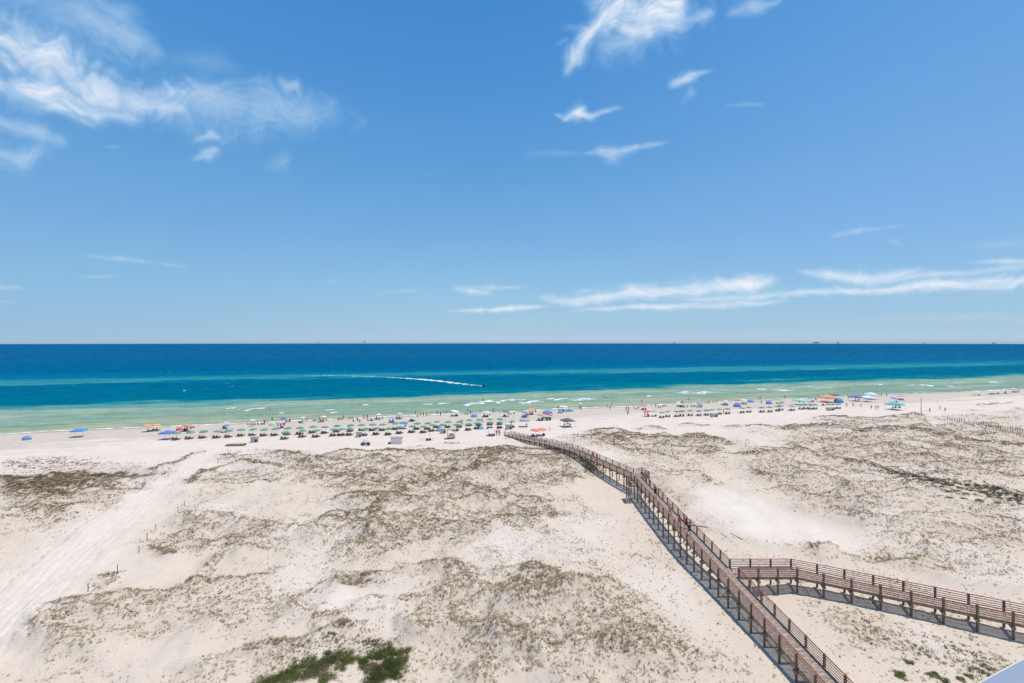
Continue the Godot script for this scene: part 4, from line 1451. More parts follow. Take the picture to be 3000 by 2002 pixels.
	for q in own:
		var px := crop(q[0], q[1], q[2], q[3], q[4])
		var p := above(px.x, px.y, 2.08)
		if rng.randf() < 0.7:
			var c: Vector3 = p + Basis(Vector3.UP, SEAWARD) * Vector3(rng.randf_range(1.4, 2.6) * (1.0 if rng.randf() < 0.5 else -1.0), 0, rng.randf_range(-0.8, 0.8))
			c.y = height(c.x, -c.z)
			if c.y > 0.15:
				var pick: Array = [[Color(0.62, 0.10, 0.14), "red"], [Color(0.10, 0.30, 0.60), "blue"], [Color(0.75, 0.72, 0.66), "white"], [Color(0.70, 0.50, 0.12), "yellow"], [Color(0.12, 0.48, 0.46), "turquoise"], [Color(0.66, 0.30, 0.42), "pink"]][rng.randi() % 6]
				var cc: Color = pick[0]
				var tw := thing("beach_towel", "%s towel spread on the sand beside a visitor's umbrella" % pick[1], "towel", c + Vector3(0, 0.03, 0), SEAWARD + rng.randf_range(-0.6, 0.6), "towels by the visitors' umbrellas")
				part(tw, "cloth", unit_box, cloth(cc.r, cc.g, cc.b), Transform3D(Basis.from_scale(Vector3(0.95, 0.03, 1.8)), Vector3.ZERO))
				part(tw, "stripe", unit_box, cloth(0.75, 0.74, 0.70), Transform3D(Basis.from_scale(Vector3(0.2, 0.036, 1.8)), Vector3(0.15, 0, 0)))
		if rng.randf() < 0.45:
			var c2: Vector3 = p + Vector3(rng.randf_range(-1.2, 1.2), 0, rng.randf_range(0.6, 1.3))
			c2.y = height(c2.x, -c2.z)
			if c2.y > 0.15:
				var pk: Array = [[Color(0.5, 0.06, 0.06), "red"], [Color(0.06, 0.16, 0.45), "blue"], [Color(0.6, 0.6, 0.6), "grey"]][rng.randi() % 3]
				var kc: Color = pk[0]
				var co := thing("cool_box", "%s cool box with white lid beside a visitor's umbrella" % pk[1], "cool box", c2, rng.randf() * TAU, "cool boxes by the visitors' umbrellas")
				part(co, "body", unit_box, mat(kc.r, kc.g, kc.b, 0.5), Transform3D(Basis.from_scale(Vector3(0.75, 0.42, 0.42)), Vector3(0, 0.2, 0)))
				part(co, "lid", unit_box, mat(0.78, 0.78, 0.76, 0.5), Transform3D(Basis.from_scale(Vector3(0.78, 0.1, 0.45)), Vector3(0, 0.45, 0)))
	# canopies on four legs: crop, pixel of the roof's middle, colour, width, height, label
	for q in [
		[0, 1130, 3.917, 905, 505, Color(0.03, 0.25, 0.62), 3.2, 2.0, "bright blue canopy standing alone on the wet sand"],
		[0, 1130, 3.917, 1920, 530, Color(0.05, 0.20, 0.52), 3.2, 2.0, "blue canopy at the first green umbrella of the row"],
		[1350, 1150, 4.7, 1195, 268, Color(0.06, 0.20, 0.62), 3.6, 2.0, "blue canopy behind the crimson umbrella"],
		[1350, 1150, 4.7, 880, 375, Color(0.34, 0.33, 0.50), 3.0, 2.2, "grey violet canopy past the end of the green rows"],
		[1350, 1150, 4.7, 1470, 375, Color(0.10, 0.10, 0.11), 3.9, 2.2, "charcoal canopy over people on the open sand"],
		[2200, 1100, 4.7, 680, 340, Color(0.30, 0.66, 0.66), 4.6, 2.0, "pale turquoise canopy behind the farther green row"],
		[2200, 1100, 4.7, 1060, 300, Color(0.80, 0.30, 0.17), 6.4, 2.2, "long orange canopy beside the blue shelter"],
		[2200, 1100, 4.7, 1450, 292, Color(0.16, 0.14, 0.45), 4.6, 2.0, "purple blue canopy near the white canopies"],
		[2200, 1100, 4.7, 1655, 258, Color(0.66, 0.72, 0.82), 5.0, 2.4, "tall white canopy at the water's edge"],
		[2200, 1100, 4.7, 1605, 302, Color(0.74, 0.76, 0.82), 4.4, 1.9, "low white canopy before the tall white one"],
		[2200, 1100, 4.7, 1985, 392, Color(0.05, 0.48, 0.58), 5.2, 2.3, "turquoise canopy over red chairs on the upper beach"],
	]:
		var px := crop(q[0], q[1], q[2], q[3], q[4])
		var p := above(px.x, px.y, q[7] + 0.2)
		p.y = maxf(p.y, 0.05)
		popup(p, q[5], q[6], q[7], q[8], "", rng.randf_range(-0.3, 0.4))
	# low shelters: crop, pixel of their foot, colour, width, height, label
	for q in [
		[0, 1130, 3.917, 305, 622, Color(0.05, 0.19, 0.50), 2.5, 1.5, "blue and white shelter tent at the end of the beach without umbrellas"],
		[0, 1130, 3.917, 2060, 515, Color(0.72, 0.05, 0.05), 2.3, 1.6, "red dome shelter before an orange umbrella"],
		[500, 1150, 4.7, 1400, 455, Color(0.42, 0.72, 0.16), 2.4, 1.4, "lime green shelter near the water"],
		[950, 1150, 4.7, 1595, 532, Color(0.05, 0.30, 0.56), 3.2, 1.5, "blue and white shelter among the nearer green umbrellas"],
		[1350, 1150, 4.7, 185, 338, Color(0.10, 0.27, 0.62), 2.9, 1.7, "blue dome shelter behind the green rows"],
		[1350, 1150, 4.7, 265, 503, Color(0.06, 0.32, 0.68), 2.8, 1.5, "sky blue shelter before the nearer green row"],
		[1350, 1150, 4.7, 1375, 285, Color(0.03, 0.36, 0.44), 2.6, 1.5, "teal shelter under two white umbrellas"],
		[1350, 1150, 4.7, 1510, 262, Color(0.05, 0.42, 0.56), 2.6, 1.5, "turquoise dome shelter at the water's edge"],
		[1800, 1100, 4.7, 1690, 432, Color(0.02, 0.10, 0.52), 3.6, 2.0, "deep blue shelter tent in the farther crowd"],
		[1800, 1100, 4.7, 1880, 372, Color(0.14, 0.28, 0.66), 3.4, 2.0, "blue shelter with pale sides by the waterline"],
		[1800, 1100, 4.7, 2130, 395, Color(0.16, 0.24, 0.58), 3.2, 2.2, "blue shelter with white flaps behind the farther green row"],
		[2200, 1100, 4.7, 1210, 378, Color(0.06, 0.17, 0.52), 4.4, 3.0, "large blue shelter beside the long orange canopy"],
	]:
		var px := crop(q[0], q[1], q[2], q[3], q[4])
		var p := on_land(px.x, px.y)
		p.y = maxf(p.y, 0.05)
		dome(p, (q[5] as Color).lerp(Color(0.55, 0.6, 0.65), 0.18), q[6] * 0.92, q[7] * 0.78, q[8], "", SEAWARD + rng.randf_range(-0.5, 0.5))

# ---------------------------------------------------------------- people

func snet(bones: Array, cell: float, soft: float, st: SurfaceTool) -> void:
	# tapered capsules joined by a smooth minimum and meshed as surface nets
	var lo := Vector3(INF, INF, INF)
	var hi := -lo
	for b in bones:
		var rr: float = maxf(b[2], b[3])
		for e in 2:
			lo = lo.min((b[e] as Vector3) - Vector3.ONE * rr)
			hi = hi.max((b[e] as Vector3) + Vector3.ONE * rr)
	lo -= Vector3.ONE * cell * 2.0
	hi += Vector3.ONE * cell * 2.0
	var nx := int((hi.x - lo.x) / cell) + 2
	var ny := int((hi.y - lo.y) / cell) + 2
	var nz := int((hi.z - lo.z) / cell) + 2
	var f := PackedFloat32Array()
	f.resize(nx * ny * nz)
	f.fill(1.0)
	for b in bones:
		var a: Vector3 = b[0]
		var c: Vector3 = b[1]
		var ra: float = b[2]
		var rb: float = b[3]
		var reach := Vector3.ONE * (maxf(ra, rb) + soft + cell * 1.5)
		var l := ((a.min(c) - reach - lo) / cell).floor()
		var h := ((a.max(c) + reach - lo) / cell).ceil()
		var ac := c - a
		var q := maxf(ac.length_squared(), 1e-8)
		for iz in range(maxi(0, int(l.z)), mini(nz, int(h.z) + 1)):
			for iy in range(maxi(0, int(l.y)), mini(ny, int(h.y) + 1)):
				for ix in range(maxi(0, int(l.x)), mini(nx, int(h.x) + 1)):
					var p := lo + Vector3(ix, iy, iz) * cell - a
					var t := clampf(p.dot(ac) / q, 0.0, 1.0)
					var d := (p - ac * t).length() - lerpf(ra, rb, t)
					var at := (iz * ny + iy) * nx + ix
					var o := f[at]
					var m := maxf(soft - absf(o - d), 0.0) / soft
					f[at] = minf(o, d) - m * m * soft * 0.25
	var ids := {}
	var verts := PackedVector3Array()
	var sx := 1
	var sy := nx
	var sz := nx * ny
	var corner := [0, sx, sy, sx + sy, sz, sx + sz, sy + sz, sx + sy + sz]
	for iz in nz - 1:
		for iy in ny - 1:
			for ix in nx - 1:
				var at := (iz * ny + iy) * nx + ix
				var mask := 0
				for k in 8:
					if f[at + corner[k]] < 0.0:
						mask |= 1 << k
				if mask == 0 or mask == 255:
					continue
				var sum := Vector3.ZERO
				var cnt := 0
				for e in [[0, 1], [2, 3], [4, 5], [6, 7], [0, 2], [1, 3], [4, 6], [5, 7], [0, 4], [1, 5], [2, 6], [3, 7]]:
					var va: float = f[at + corner[e[0]]]
					var vb: float = f[at + corner[e[1]]]
					if (va < 0.0) != (vb < 0.0):
						var t := va / (va - vb)
						var pa := Vector3(e[0] & 1, (e[0] >> 1) & 1, e[0] >> 2)
						var pb := Vector3(e[1] & 1, (e[1] >> 1) & 1, e[1] >> 2)
						sum += pa.lerp(pb, t)
						cnt += 1
				ids[at] = verts.size()
				verts.append(lo + (Vector3(ix, iy, iz) + sum / cnt) * cell)
	var steps := [[sx, sy, sz], [sy, sz, sx], [sz, sx, sy]]
	for at in ids:
		for s in steps:
			var va: float = f[at]
			var vb: float = f[at + s[0]]
			if (va < 0.0) == (vb < 0.0):
				continue
			var q := [at, at - s[1], at - s[1] - s[2], at - s[2]]
			if not (ids.has(q[1]) and ids.has(q[2]) and ids.has(q[3])):
				continue
			var order := [0, 1, 2, 0, 2, 3] if va >= 0.0 else [0, 2, 1, 0, 3, 2]
			for k in order:
				st.set_smooth_group(0)
				st.add_vertex(verts[ids[q[k]]])

func smooth_mesh(groups: Array) -> ArrayMesh:
	var st := SurfaceTool.new()
	st.begin(Mesh.PRIMITIVE_TRIANGLES)
	for g in groups:
		snet(g[0], g[1], g[2], st)
	st.index()
	st.generate_normals()
	return st.commit()

func hand_bones(wrist: Vector3, dir: Vector3, side: Vector3) -> Array:
	var d := dir.normalized()
	var s := (side - d * side.dot(d)).normalized()
	var n := d.cross(s)
	var out := [[wrist, wrist + d * 0.035, 0.024, 0.026]]
	for k in 4:
		var o := s * (0.03 - k * 0.02)
		var knuckle := wrist + d * 0.085 + o
		out.append([wrist + d * 0.03 + o * 0.7, knuckle, 0.016, 0.012])
		var reach: float = [0.036, 0.042, 0.039, 0.03][k]
		var mid := knuckle + d * reach + n * 0.008
		out.append([knuckle, mid, 0.0105, 0.0095])
		out.append([mid, mid + d * reach * 0.75 + n * 0.018, 0.0095, 0.008])
	var th := wrist + d * 0.03 + s * 0.03
	out.append([th, th + d * 0.035 + s * 0.03, 0.013, 0.0105])
	out.append([th + d * 0.035 + s * 0.03, th + d * 0.068 + s * 0.034, 0.0105, 0.009])
	return out

var poses := {}

func make_pose(called: String, j: Dictionary) -> void:
	# j: joints of a pose, facing +z
	var pelvis: Vector3 = j.pelvis
	var chest: Vector3 = j.chest
	var head: Vector3 = j.head
	var up := (chest - pelvis).normalized()
	var neck := chest + up * 0.17
	var fwd := Vector3(0, 0, 1)
	var body := [[pelvis, pelvis + up * 0.12, 0.135, 0.115], [pelvis + up * 0.12, chest, 0.115, 0.14], [chest - Vector3(0.07, 0, 0), chest + Vector3(0.07, 0, 0), 0.125, 0.125], [neck - up * 0.05, head, 0.055, 0.05], [head + Vector3(0, -0.02, 0.01), head + Vector3(0, 0.055, -0.012), 0.082, 0.098], [head + Vector3(0, -0.07, 0.04), head + Vector3(0, -0.09, 0.05), 0.05, 0.04], [head + Vector3(0, -0.01, 0.09), head + Vector3(0, -0.035, 0.108), 0.012, 0.016], [head + Vector3(-0.088, -0.01, -0.01), head + Vector3(-0.094, 0.02, -0.015), 0.018, 0.02], [head + Vector3(0.088, -0.01, -0.01), head + Vector3(0.094, 0.02, -0.015), 0.018, 0.02]]
	var top := [[pelvis + up * 0.1, chest, 0.13, 0.155], [chest - Vector3(0.08, 0, 0), chest + Vector3(0.08, 0, 0), 0.14, 0.14]]
	var bottom := [[pelvis, pelvis + up * 0.08, 0.15, 0.13]]
	var hands := []
	for s in [1, -1]:
		var k := "r" if s > 0 else "l"
		var hip := pelvis + Vector3(0.085 * s, -0.03, 0)
		var knee: Vector3 = j["knee_" + k]
		var ankle: Vector3 = j["ankle_" + k]
		var toe: Vector3 = j["toe_" + k]
		var sh := chest + up * 0.11 + Vector3(0.165 * s, 0, 0)
		var el: Vector3 = j["elbow_" + k]
		var wr: Vector3 = j["wrist_" + k]
		body += [[hip, knee, 0.095, 0.062], [knee, knee.lerp(ankle, 0.35), 0.06, 0.06], [knee.lerp(ankle, 0.35), ankle, 0.06, 0.04], [ankle + Vector3(0, -0.03, -0.03), toe, 0.045, 0.032], [chest + up * 0.09 + Vector3(0.05 * s, 0, 0), sh, 0.075, 0.062], [sh, el, 0.058, 0.044], [el, wr, 0.044, 0.03]]
		top.append([sh, sh.lerp(el, 0.45), 0.075, 0.068])
		bottom.append([hip, hip.lerp(knee, 0.62), 0.115, 0.105])
		hands.append([hand_bones(wr, wr - el, Vector3(0, 0, 1) if absf((wr - el).normalized().z) < 0.8 else Vector3(-s, 0, 0)), 0.0075, 0.008])
	var hair := [[head + Vector3(0, 0.05, -0.03), head + Vector3(0, 0.075, -0.005), 0.105, 0.1], [head + Vector3(0, 0.0, -0.06), head + Vector3(0, -0.09, -0.07), 0.08, 0.06]]
	poses[called] = {"body": smooth_mesh([[body, 0.028, 0.04]] + hands), "shirt": smooth_mesh([[top, 0.03, 0.04]]), "shorts": smooth_mesh([[bottom, 0.03, 0.03]]), "hair": smooth_mesh([[hair, 0.025, 0.03]])}

func person(at: Vector3, turn: float, pose: String, label: String, group: String, skin: Color, shorts: Color, shirt: Variant, hair: Color) -> void:
	var o := thing("person", label, "person", at, turn, group)
	var p: Dictionary = poses[pose]
	part(o, "body", p.body, mat(skin.r, skin.g, skin.b, 0.6, 0.35))
	part(o, "shorts", p.shorts, mat(shorts.r, shorts.g, shorts.b, 0.9))
	if shirt is Color:
		part(o, "shirt", p.shirt, mat(shirt.r, shirt.g, shirt.b, 0.9))
	part(o, "hair", p.hair, mat(hair.r, hair.g, hair.b, 0.7))

func build_people() -> void:
	make_pose("standing", {"pelvis": Vector3(0, 0.93, 0), "chest": Vector3(0, 1.27, 0.01), "head": Vector3(0, 1.60, 0.03), "knee_r": Vector3(0.1, 0.49, 0.03), "knee_l": Vector3(-0.12, 0.49, 0.0), "ankle_r": Vector3(0.11, 0.09, -0.01), "ankle_l": Vector3(-0.14, 0.09, -0.02), "toe_r": Vector3(0.14, 0.033, 0.16), "toe_l": Vector3(-0.18, 0.033, 0.15), "elbow_r": Vector3(0.26, 1.12, -0.04), "elbow_l": Vector3(-0.27, 1.12, -0.03), "wrist_r": Vector3(0.27, 0.89, 0.06), "wrist_l": Vector3(-0.30, 0.88, 0.04)})
	make_pose("walking", {"pelvis": Vector3(0, 0.92, 0), "chest": Vector3(0, 1.26, 0.04), "head": Vector3(0, 1.59, 0.08), "knee_r": Vector3(0.09, 0.52, 0.18), "knee_l": Vector3(-0.09, 0.49, -0.06), "ankle_r": Vector3(0.09, 0.10, 0.26), "ankle_l": Vector3(-0.09, 0.14, -0.36), "toe_r": Vector3(0.1, 0.05, 0.43), "toe_l": Vector3(-0.1, 0.04, -0.22), "elbow_r": Vector3(0.24, 1.10, -0.12), "elbow_l": Vector3(-0.24, 1.10, 0.10), "wrist_r": Vector3(0.25, 0.88, -0.08), "wrist_l": Vector3(-0.23, 0.93, 0.28)})
	make_pose("sitting", {"pelvis": Vector3(0, 0.16, 0), "chest": Vector3(0, 0.49, -0.08), "head": Vector3(0, 0.82, -0.04), "knee_r": Vector3(0.16, 0.42, 0.36), "knee_l": Vector3(-0.15, 0.38, 0.38), "ankle_r": Vector3(0.14, 0.09, 0.56), "ankle_l": Vector3(-0.13, 0.09, 0.62), "toe_r": Vector3(0.15, 0.035, 0.72), "toe_l": Vector3(-0.15, 0.035, 0.78), "elbow_r": Vector3(0.25, 0.36, 0.08), "elbow_l": Vector3(-0.25, 0.34, 0.06), "wrist_r": Vector3(0.18, 0.40, 0.30), "wrist_l": Vector3(-0.18, 0.38, 0.30)})
	make_pose("bending", {"pelvis": Vector3(0, 0.88, -0.1), "chest": Vector3(0, 1.09, 0.18), "head": Vector3(0, 1.27, 0.46), "knee_r": Vector3(0.1, 0.48, 0.02), "knee_l": Vector3(-0.1, 0.48, 0.0), "ankle_r": Vector3(0.11, 0.09, -0.06), "ankle_l": Vector3(-0.12, 0.09, -0.05), "toe_r": Vector3(0.12, 0.033, 0.11), "toe_l": Vector3(-0.14, 0.033, 0.12), "elbow_r": Vector3(0.22, 0.86, 0.30), "elbow_l": Vector3(-0.22, 0.86, 0.30), "wrist_r": Vector3(0.16, 0.64, 0.38), "wrist_l": Vector3(-0.16, 0.64, 0.38)})
	var skins := [Color(0.55, 0.34, 0.25), Color(0.46, 0.26, 0.18), Color(0.60, 0.40, 0.31), Color(0.28, 0.15, 0.09), Color(0.52, 0.27, 0.20)]
	var hairs := [Color(0.05, 0.03, 0.02), Color(0.14, 0.08, 0.04), Color(0.35, 0.24, 0.12), Color(0.02, 0.02, 0.02)]
	var suits := [[Color(0.55, 0.04, 0.05), "red"], [Color(0.03, 0.05, 0.18), "navy"], [Color(0.02, 0.02, 0.025), "black"], [Color(0.05, 0.20, 0.50), "blue"], [Color(0.65, 0.62, 0.6), "white"], [Color(0.60, 0.14, 0.30), "pink"], [Color(0.05, 0.30, 0.28), "teal"], [Color(0.60, 0.25, 0.04), "orange"], [Color(0.25, 0.25, 0.27), "grey"]]
	var r := RandomNumberGenerator.new()
	r.seed = 99
	# [crop origin and scale, places of the feet, pose, where]
	var groups := [
		[500, 1150, 4.7, [[1062, 458], [1095, 455], [1130, 452], [1160, 452], [1200, 450], [1250, 448], [1285, 446], [195, 505], [230, 505], [275, 500], [310, 495], [1545, 415], [1580, 412], [1600, 408], [1635, 405], [1470, 462], [1510, 458], [1560, 455], [1965, 402], [1995, 400], [2070, 398], [2100, 395], [2140, 392], [1810, 408], [2310, 378]], "sitting", "near the water before the first green rows"],
		[500, 1150, 4.7, [[2045, 400], [1880, 402], [1290, 445], [1640, 412]], "standing", "near the water before the first green rows"],
		[950, 1150, 4.7, [[190, 378], [230, 376], [350, 364], [385, 362], [400, 405], [485, 405], [655, 395], [640, 395], [720, 360], [800, 360], [600, 395], [1285, 340], [1755, 330], [1790, 330], [1825, 330], [900, 402], [945, 392], [1120, 470]], "sitting", "on the sand behind the middle green rows"],
		[950, 1150, 4.7, [[262, 375], [455, 405], [545, 365], [590, 365], [1325, 332], [1365, 332], [1410, 334], [1555, 310], [1600, 330], [335, 540], [1885, 440], [1905, 445]], "standing", "on the sand behind the middle green rows"],
		[1350, 1150, 4.7, [[60, 308], [95, 308], [320, 305], [400, 318], [650, 315], [680, 308], [735, 296], [945, 292], [985, 288], [880, 330], [910, 330], [905, 455], [1430, 455], [1465, 440], [1500, 455], [1080, 390], [1130, 388], [1180, 385], [1220, 385]], "sitting", "on the sand past the green rows' end"],
		[1350, 1150, 4.7, [[130, 300], [265, 300], [445, 282], [1030, 288], [1340, 238], [1640, 240], [1660, 240], [295, 425], [695, 450]], "standing", "on the sand past the green rows' end"],
		[1350, 1150, 4.7, [[2015, 210], [2055, 240], [2280, 250], [2312, 245], [2305, 300]], "walking", "along the wet sand between the two crowds"],
		[1800, 1100, 4.7, [[165, 490], [185, 545], [200, 490], [270, 470], [330, 472]], "standing", "on the open sand by the farther crowd"],
		[1800, 1100, 4.7, [[300, 472], [610, 450], [640, 450], [670, 432], [690, 430], [715, 425], [925, 432], [955, 430], [1010, 440], [1060, 438], [1085, 436], [1110, 436], [1150, 430], [1175, 425], [1205, 425], [1480, 410], [1510, 405], [1540, 400], [420, 545], [455, 545]], "sitting", "among the farther crowd"],
		[1800, 1100, 4.7, [[375, 392], [570, 440], [940, 385], [1290, 395], [1310, 395], [1360, 385], [1410, 385], [1505, 525], [1980, 345], [2025, 390], [2008, 340]], "standing", "among the farther crowd"],
		[2200, 1100, 4.7, [[145, 392], [470, 320], [890, 345], [1335, 312], [1440, 348], [1555, 280], [1735, 290], [1800, 300], [1870, 290], [725, 390], [820, 440]], "standing", "in the crowd by the far canopies"],
		[2200, 1100, 4.7, [[900, 340], [1360, 312], [1490, 345], [1960, 455], [2000, 455], [2040, 452], [1990, 448], [2055, 450], [410, 385], [440, 385], [670, 372], [1010, 380], [1040, 378]], "sitting", "in the crowd by the far canopies"],
		[2200, 1100, 4.7, [[1660, 465], [1720, 470], [1750, 465], [1520, 440], [1410, 435], [1320, 440]], "walking", "over the upper beach by the far canopies"],
		[2550, 1080, 5.222, [[910, 665], [1065, 630], [1145, 660], [2075, 370], [2275, 372]], "walking", "over the sand by the tall grey pole"],
	]
	for g in groups:
		for q in g[3]:
			var px := crop(g[0], g[1], g[2], q[0], q[1])
			var p := on_land(px.x, px.y)
			p.y = maxf(p.y, -0.3)
			var s: Array = suits[r.randi() % suits.size()]
			var pose: String = g[4]
			if pose == "standing" and r.randf() < 0.12:
				pose = "bending"
			var shirt: Variant = null
			var dress := "person in %s swimwear %s %s" % [s[1], pose, g[5]]
			if r.randf() < 0.5:
				var s2: Array = suits[r.randi() % suits.size()]
				shirt = s2[0]
				dress = "person in %s top and %s shorts %s %s" % [s2[1], s[1], pose, g[5]]
			person(p, r.randf() * TAU if pose != "sitting" else SEAWARD + r.randf_range(-1.0, 1.0), pose, dress, "people on the beach", skins[r.randi() % 5], s[0], shirt, hairs[r.randi() % 4])
	# bathers: the water hides their legs
	for q in [[790, 1199], [656, 1213], [797, 1231], [1217, 1213], [1307, 1209], [1370, 1205], [1416, 1172], [1767, 1160], [1773, 1165], [1781, 1165], [1794, 1165], [1415, 1171], [1792, 1185], [1880, 1179], [2017, 1170], [1700, 1192], [2430, 1156], [1445, 1206], [2228, 1168], [2300, 1164]]:
		var p := on_sea(q[0], q[1] + 2)
		p.y = maxf(-0.75, height(p.x, -p.z))
		var s: Array = suits[r.randi() % suits.size()]
		person(p, r.randf() * TAU, "standing", "bather in %s swimwear standing in the shallow green water" % s[1], "bathers in the shallows", skins[r.randi() % 5], s[0], null, hairs[r.randi() % 4])
	# walkers on the boardwalk's deck
	for q in [
		[23.6, 68.0, 0.1, "walking", "person in pink top and red shorts walking on the boardwalk beside another", Color(0.60, 0.16, 0.14), Color(0.62, 0.22, 0.22)],
		[24.3, 67.3, 0.2, "walking", "person in red top and black shorts walking on the boardwalk beside another", Color(0.02, 0.02, 0.025), Color(0.55, 0.08, 0.07)],
		[23.8, 64.9, 0.1, "walking", "person in dark navy clothes walking on the boardwalk behind a couple", Color(0.02, 0.025, 0.09), Color(0.015, 0.02, 0.07)],
		[24.1, 81.0, 3.2, "walking", "person in black clothes walking on the boardwalk near the viewing bays", Color(0.012, 0.012, 0.016), Color(0.015, 0.012, 0.02)],
		[18.6, 105.8, 0.3, "walking", "person in bright red top walking on the boardwalk before the foredune", Color(0.30, 0.03, 0.04), Color(0.72, 0.07, 0.06)],
		[17.9, 107.4, 0.3, "walking", "person in coral top walking on the boardwalk before the foredune", Color(0.20, 0.08, 0.08), Color(0.66, 0.14, 0.10)],
		[23.7, 72.4, 0.1, "walking", "person in pale pink clothes on the boardwalk past the branch", Color(0.55, 0.30, 0.28), Color(0.60, 0.36, 0.33)],
	]:
		person(Vector3(q[0], 4.005, -q[1]), q[2], q[3], q[4], "people on the boardwalk", skins[r.randi() % 5], q[5], q[6], hairs[r.randi() % 4])
	for q in [[1455, 1276, "red", Color(0.60, 0.06, 0.06)], [1460, 1274, "rust red", Color(0.50, 0.10, 0.07)], [1464, 1277, "dark red", Color(0.40, 0.05, 0.05)]]:
		person(on_land(q[0], q[1]), r.randf() * TAU, "standing", "person in %s clothes standing where the boardwalk meets the beach" % q[2], "people at the boardwalk's end", skins[r.randi() % 5], q[3], q[3], hairs[0])

# ---------------------------------------------------------------- on and over the water

func foam_strip(px: Array, wide: float, rise: float, seed_: int, ragged: float = 0.6, strands: int = 1) -> ArrayMesh:
	# a low ridge of foam along the line, its edges torn by noise
	var pts: Array[Vector3] = []
	for i in range(0, px.size(), 2):
		pts.append(on_sea(px[i], px[i + 1]))
	var n := FastNoiseLite.new()
	n.seed = seed_
	n.frequency = 0.23
	var st := SurfaceTool.new()
	st.begin(Mesh.PRIMITIVE_TRIANGLES)
	for strand in strands:
		foam_strand(st, pts, n, wide, rise, ragged, strand)
	st.index()
	st.generate_normals()
	return st.commit()

func foam_strand(st: SurfaceTool, whole: Array[Vector3], n: FastNoiseLite, wide: float, rise: float, ragged: float, strand: int) -> void:
	var pts: Array[Vector3] = []
	var shift := strand * 57.0
	for i in whole.size():
		var p0 := whole[i]
		if strand > 0:
			# later strands cover a stretch of the line and lie a little beside it
			var f := float(i) / (whole.size() - 1)
			var g := lerpf(0.12 + 0.3 * (strand - 1), 0.5 + 0.34 * (strand - 1), f)
			p0 = whole[0].lerp(whole[whole.size() - 1], g) + Vector3(0, 0, (2.6 if strand == 1 else -2.4) * wide)
		pts.append(p0)
	var total := 0.0
	for i in pts.size() - 1:
		total += pts[i].distance_to(pts[i + 1])
	var run := 0.0
	var rows: Array = []
	for i in pts.size() - 1:
		var l := pts[i].distance_to(pts[i + 1])
		var steps := maxi(2, int(l / 0.7))
		var dir := (pts[i + 1] - pts[i]).normalized()
		var side := Vector3(-dir.z, 0, dir.x)
		for k in steps + (1 if i == pts.size() - 2 else 0):
			var p := pts[i].lerp(pts[i + 1], float(k) / steps)
			var s := run + l * k / steps
			var end := sin(PI * clampf(s / total, 0.0, 1.0))
			var row: Array = []
			var w := wide * (0.08 + 0.92 * end) * maxf(0.02, 0.9 + ragged * n.get_noise_2d(s + shift, 0.0) * 2.2)
			var sway := n.get_noise_2d(s * 0.6 + shift, 40.0) * wide * 0.5
			for e in 7:
				var a := (e - 3) / 3.0
				var edge := w * (1.0 + ragged * n.get_noise_2d(s * 2.0, 90.0 + signf(a) * 30.0))
				var y := 0.04 + rise * (1.0 - a * a) * maxf(0.15, end) * (0.8 + n.get_noise_3d(s * 2.5, a * 7.0, 5.0)) if absf(a) < 0.99 else -0.5
				row.append(p + side * (a * maxf(0.05, edge) * 0.5 + sway) + Vector3(0, y + 0.22, 0))
			rows.append(row)
		run += l
	for i in rows.size() - 1:
		for e in 6:
			for v in [rows[i][e], rows[i + 1][e], rows[i + 1][e + 1], rows[i][e], rows[i + 1][e + 1], rows[i][e + 1]]:
				st.add_vertex(v)

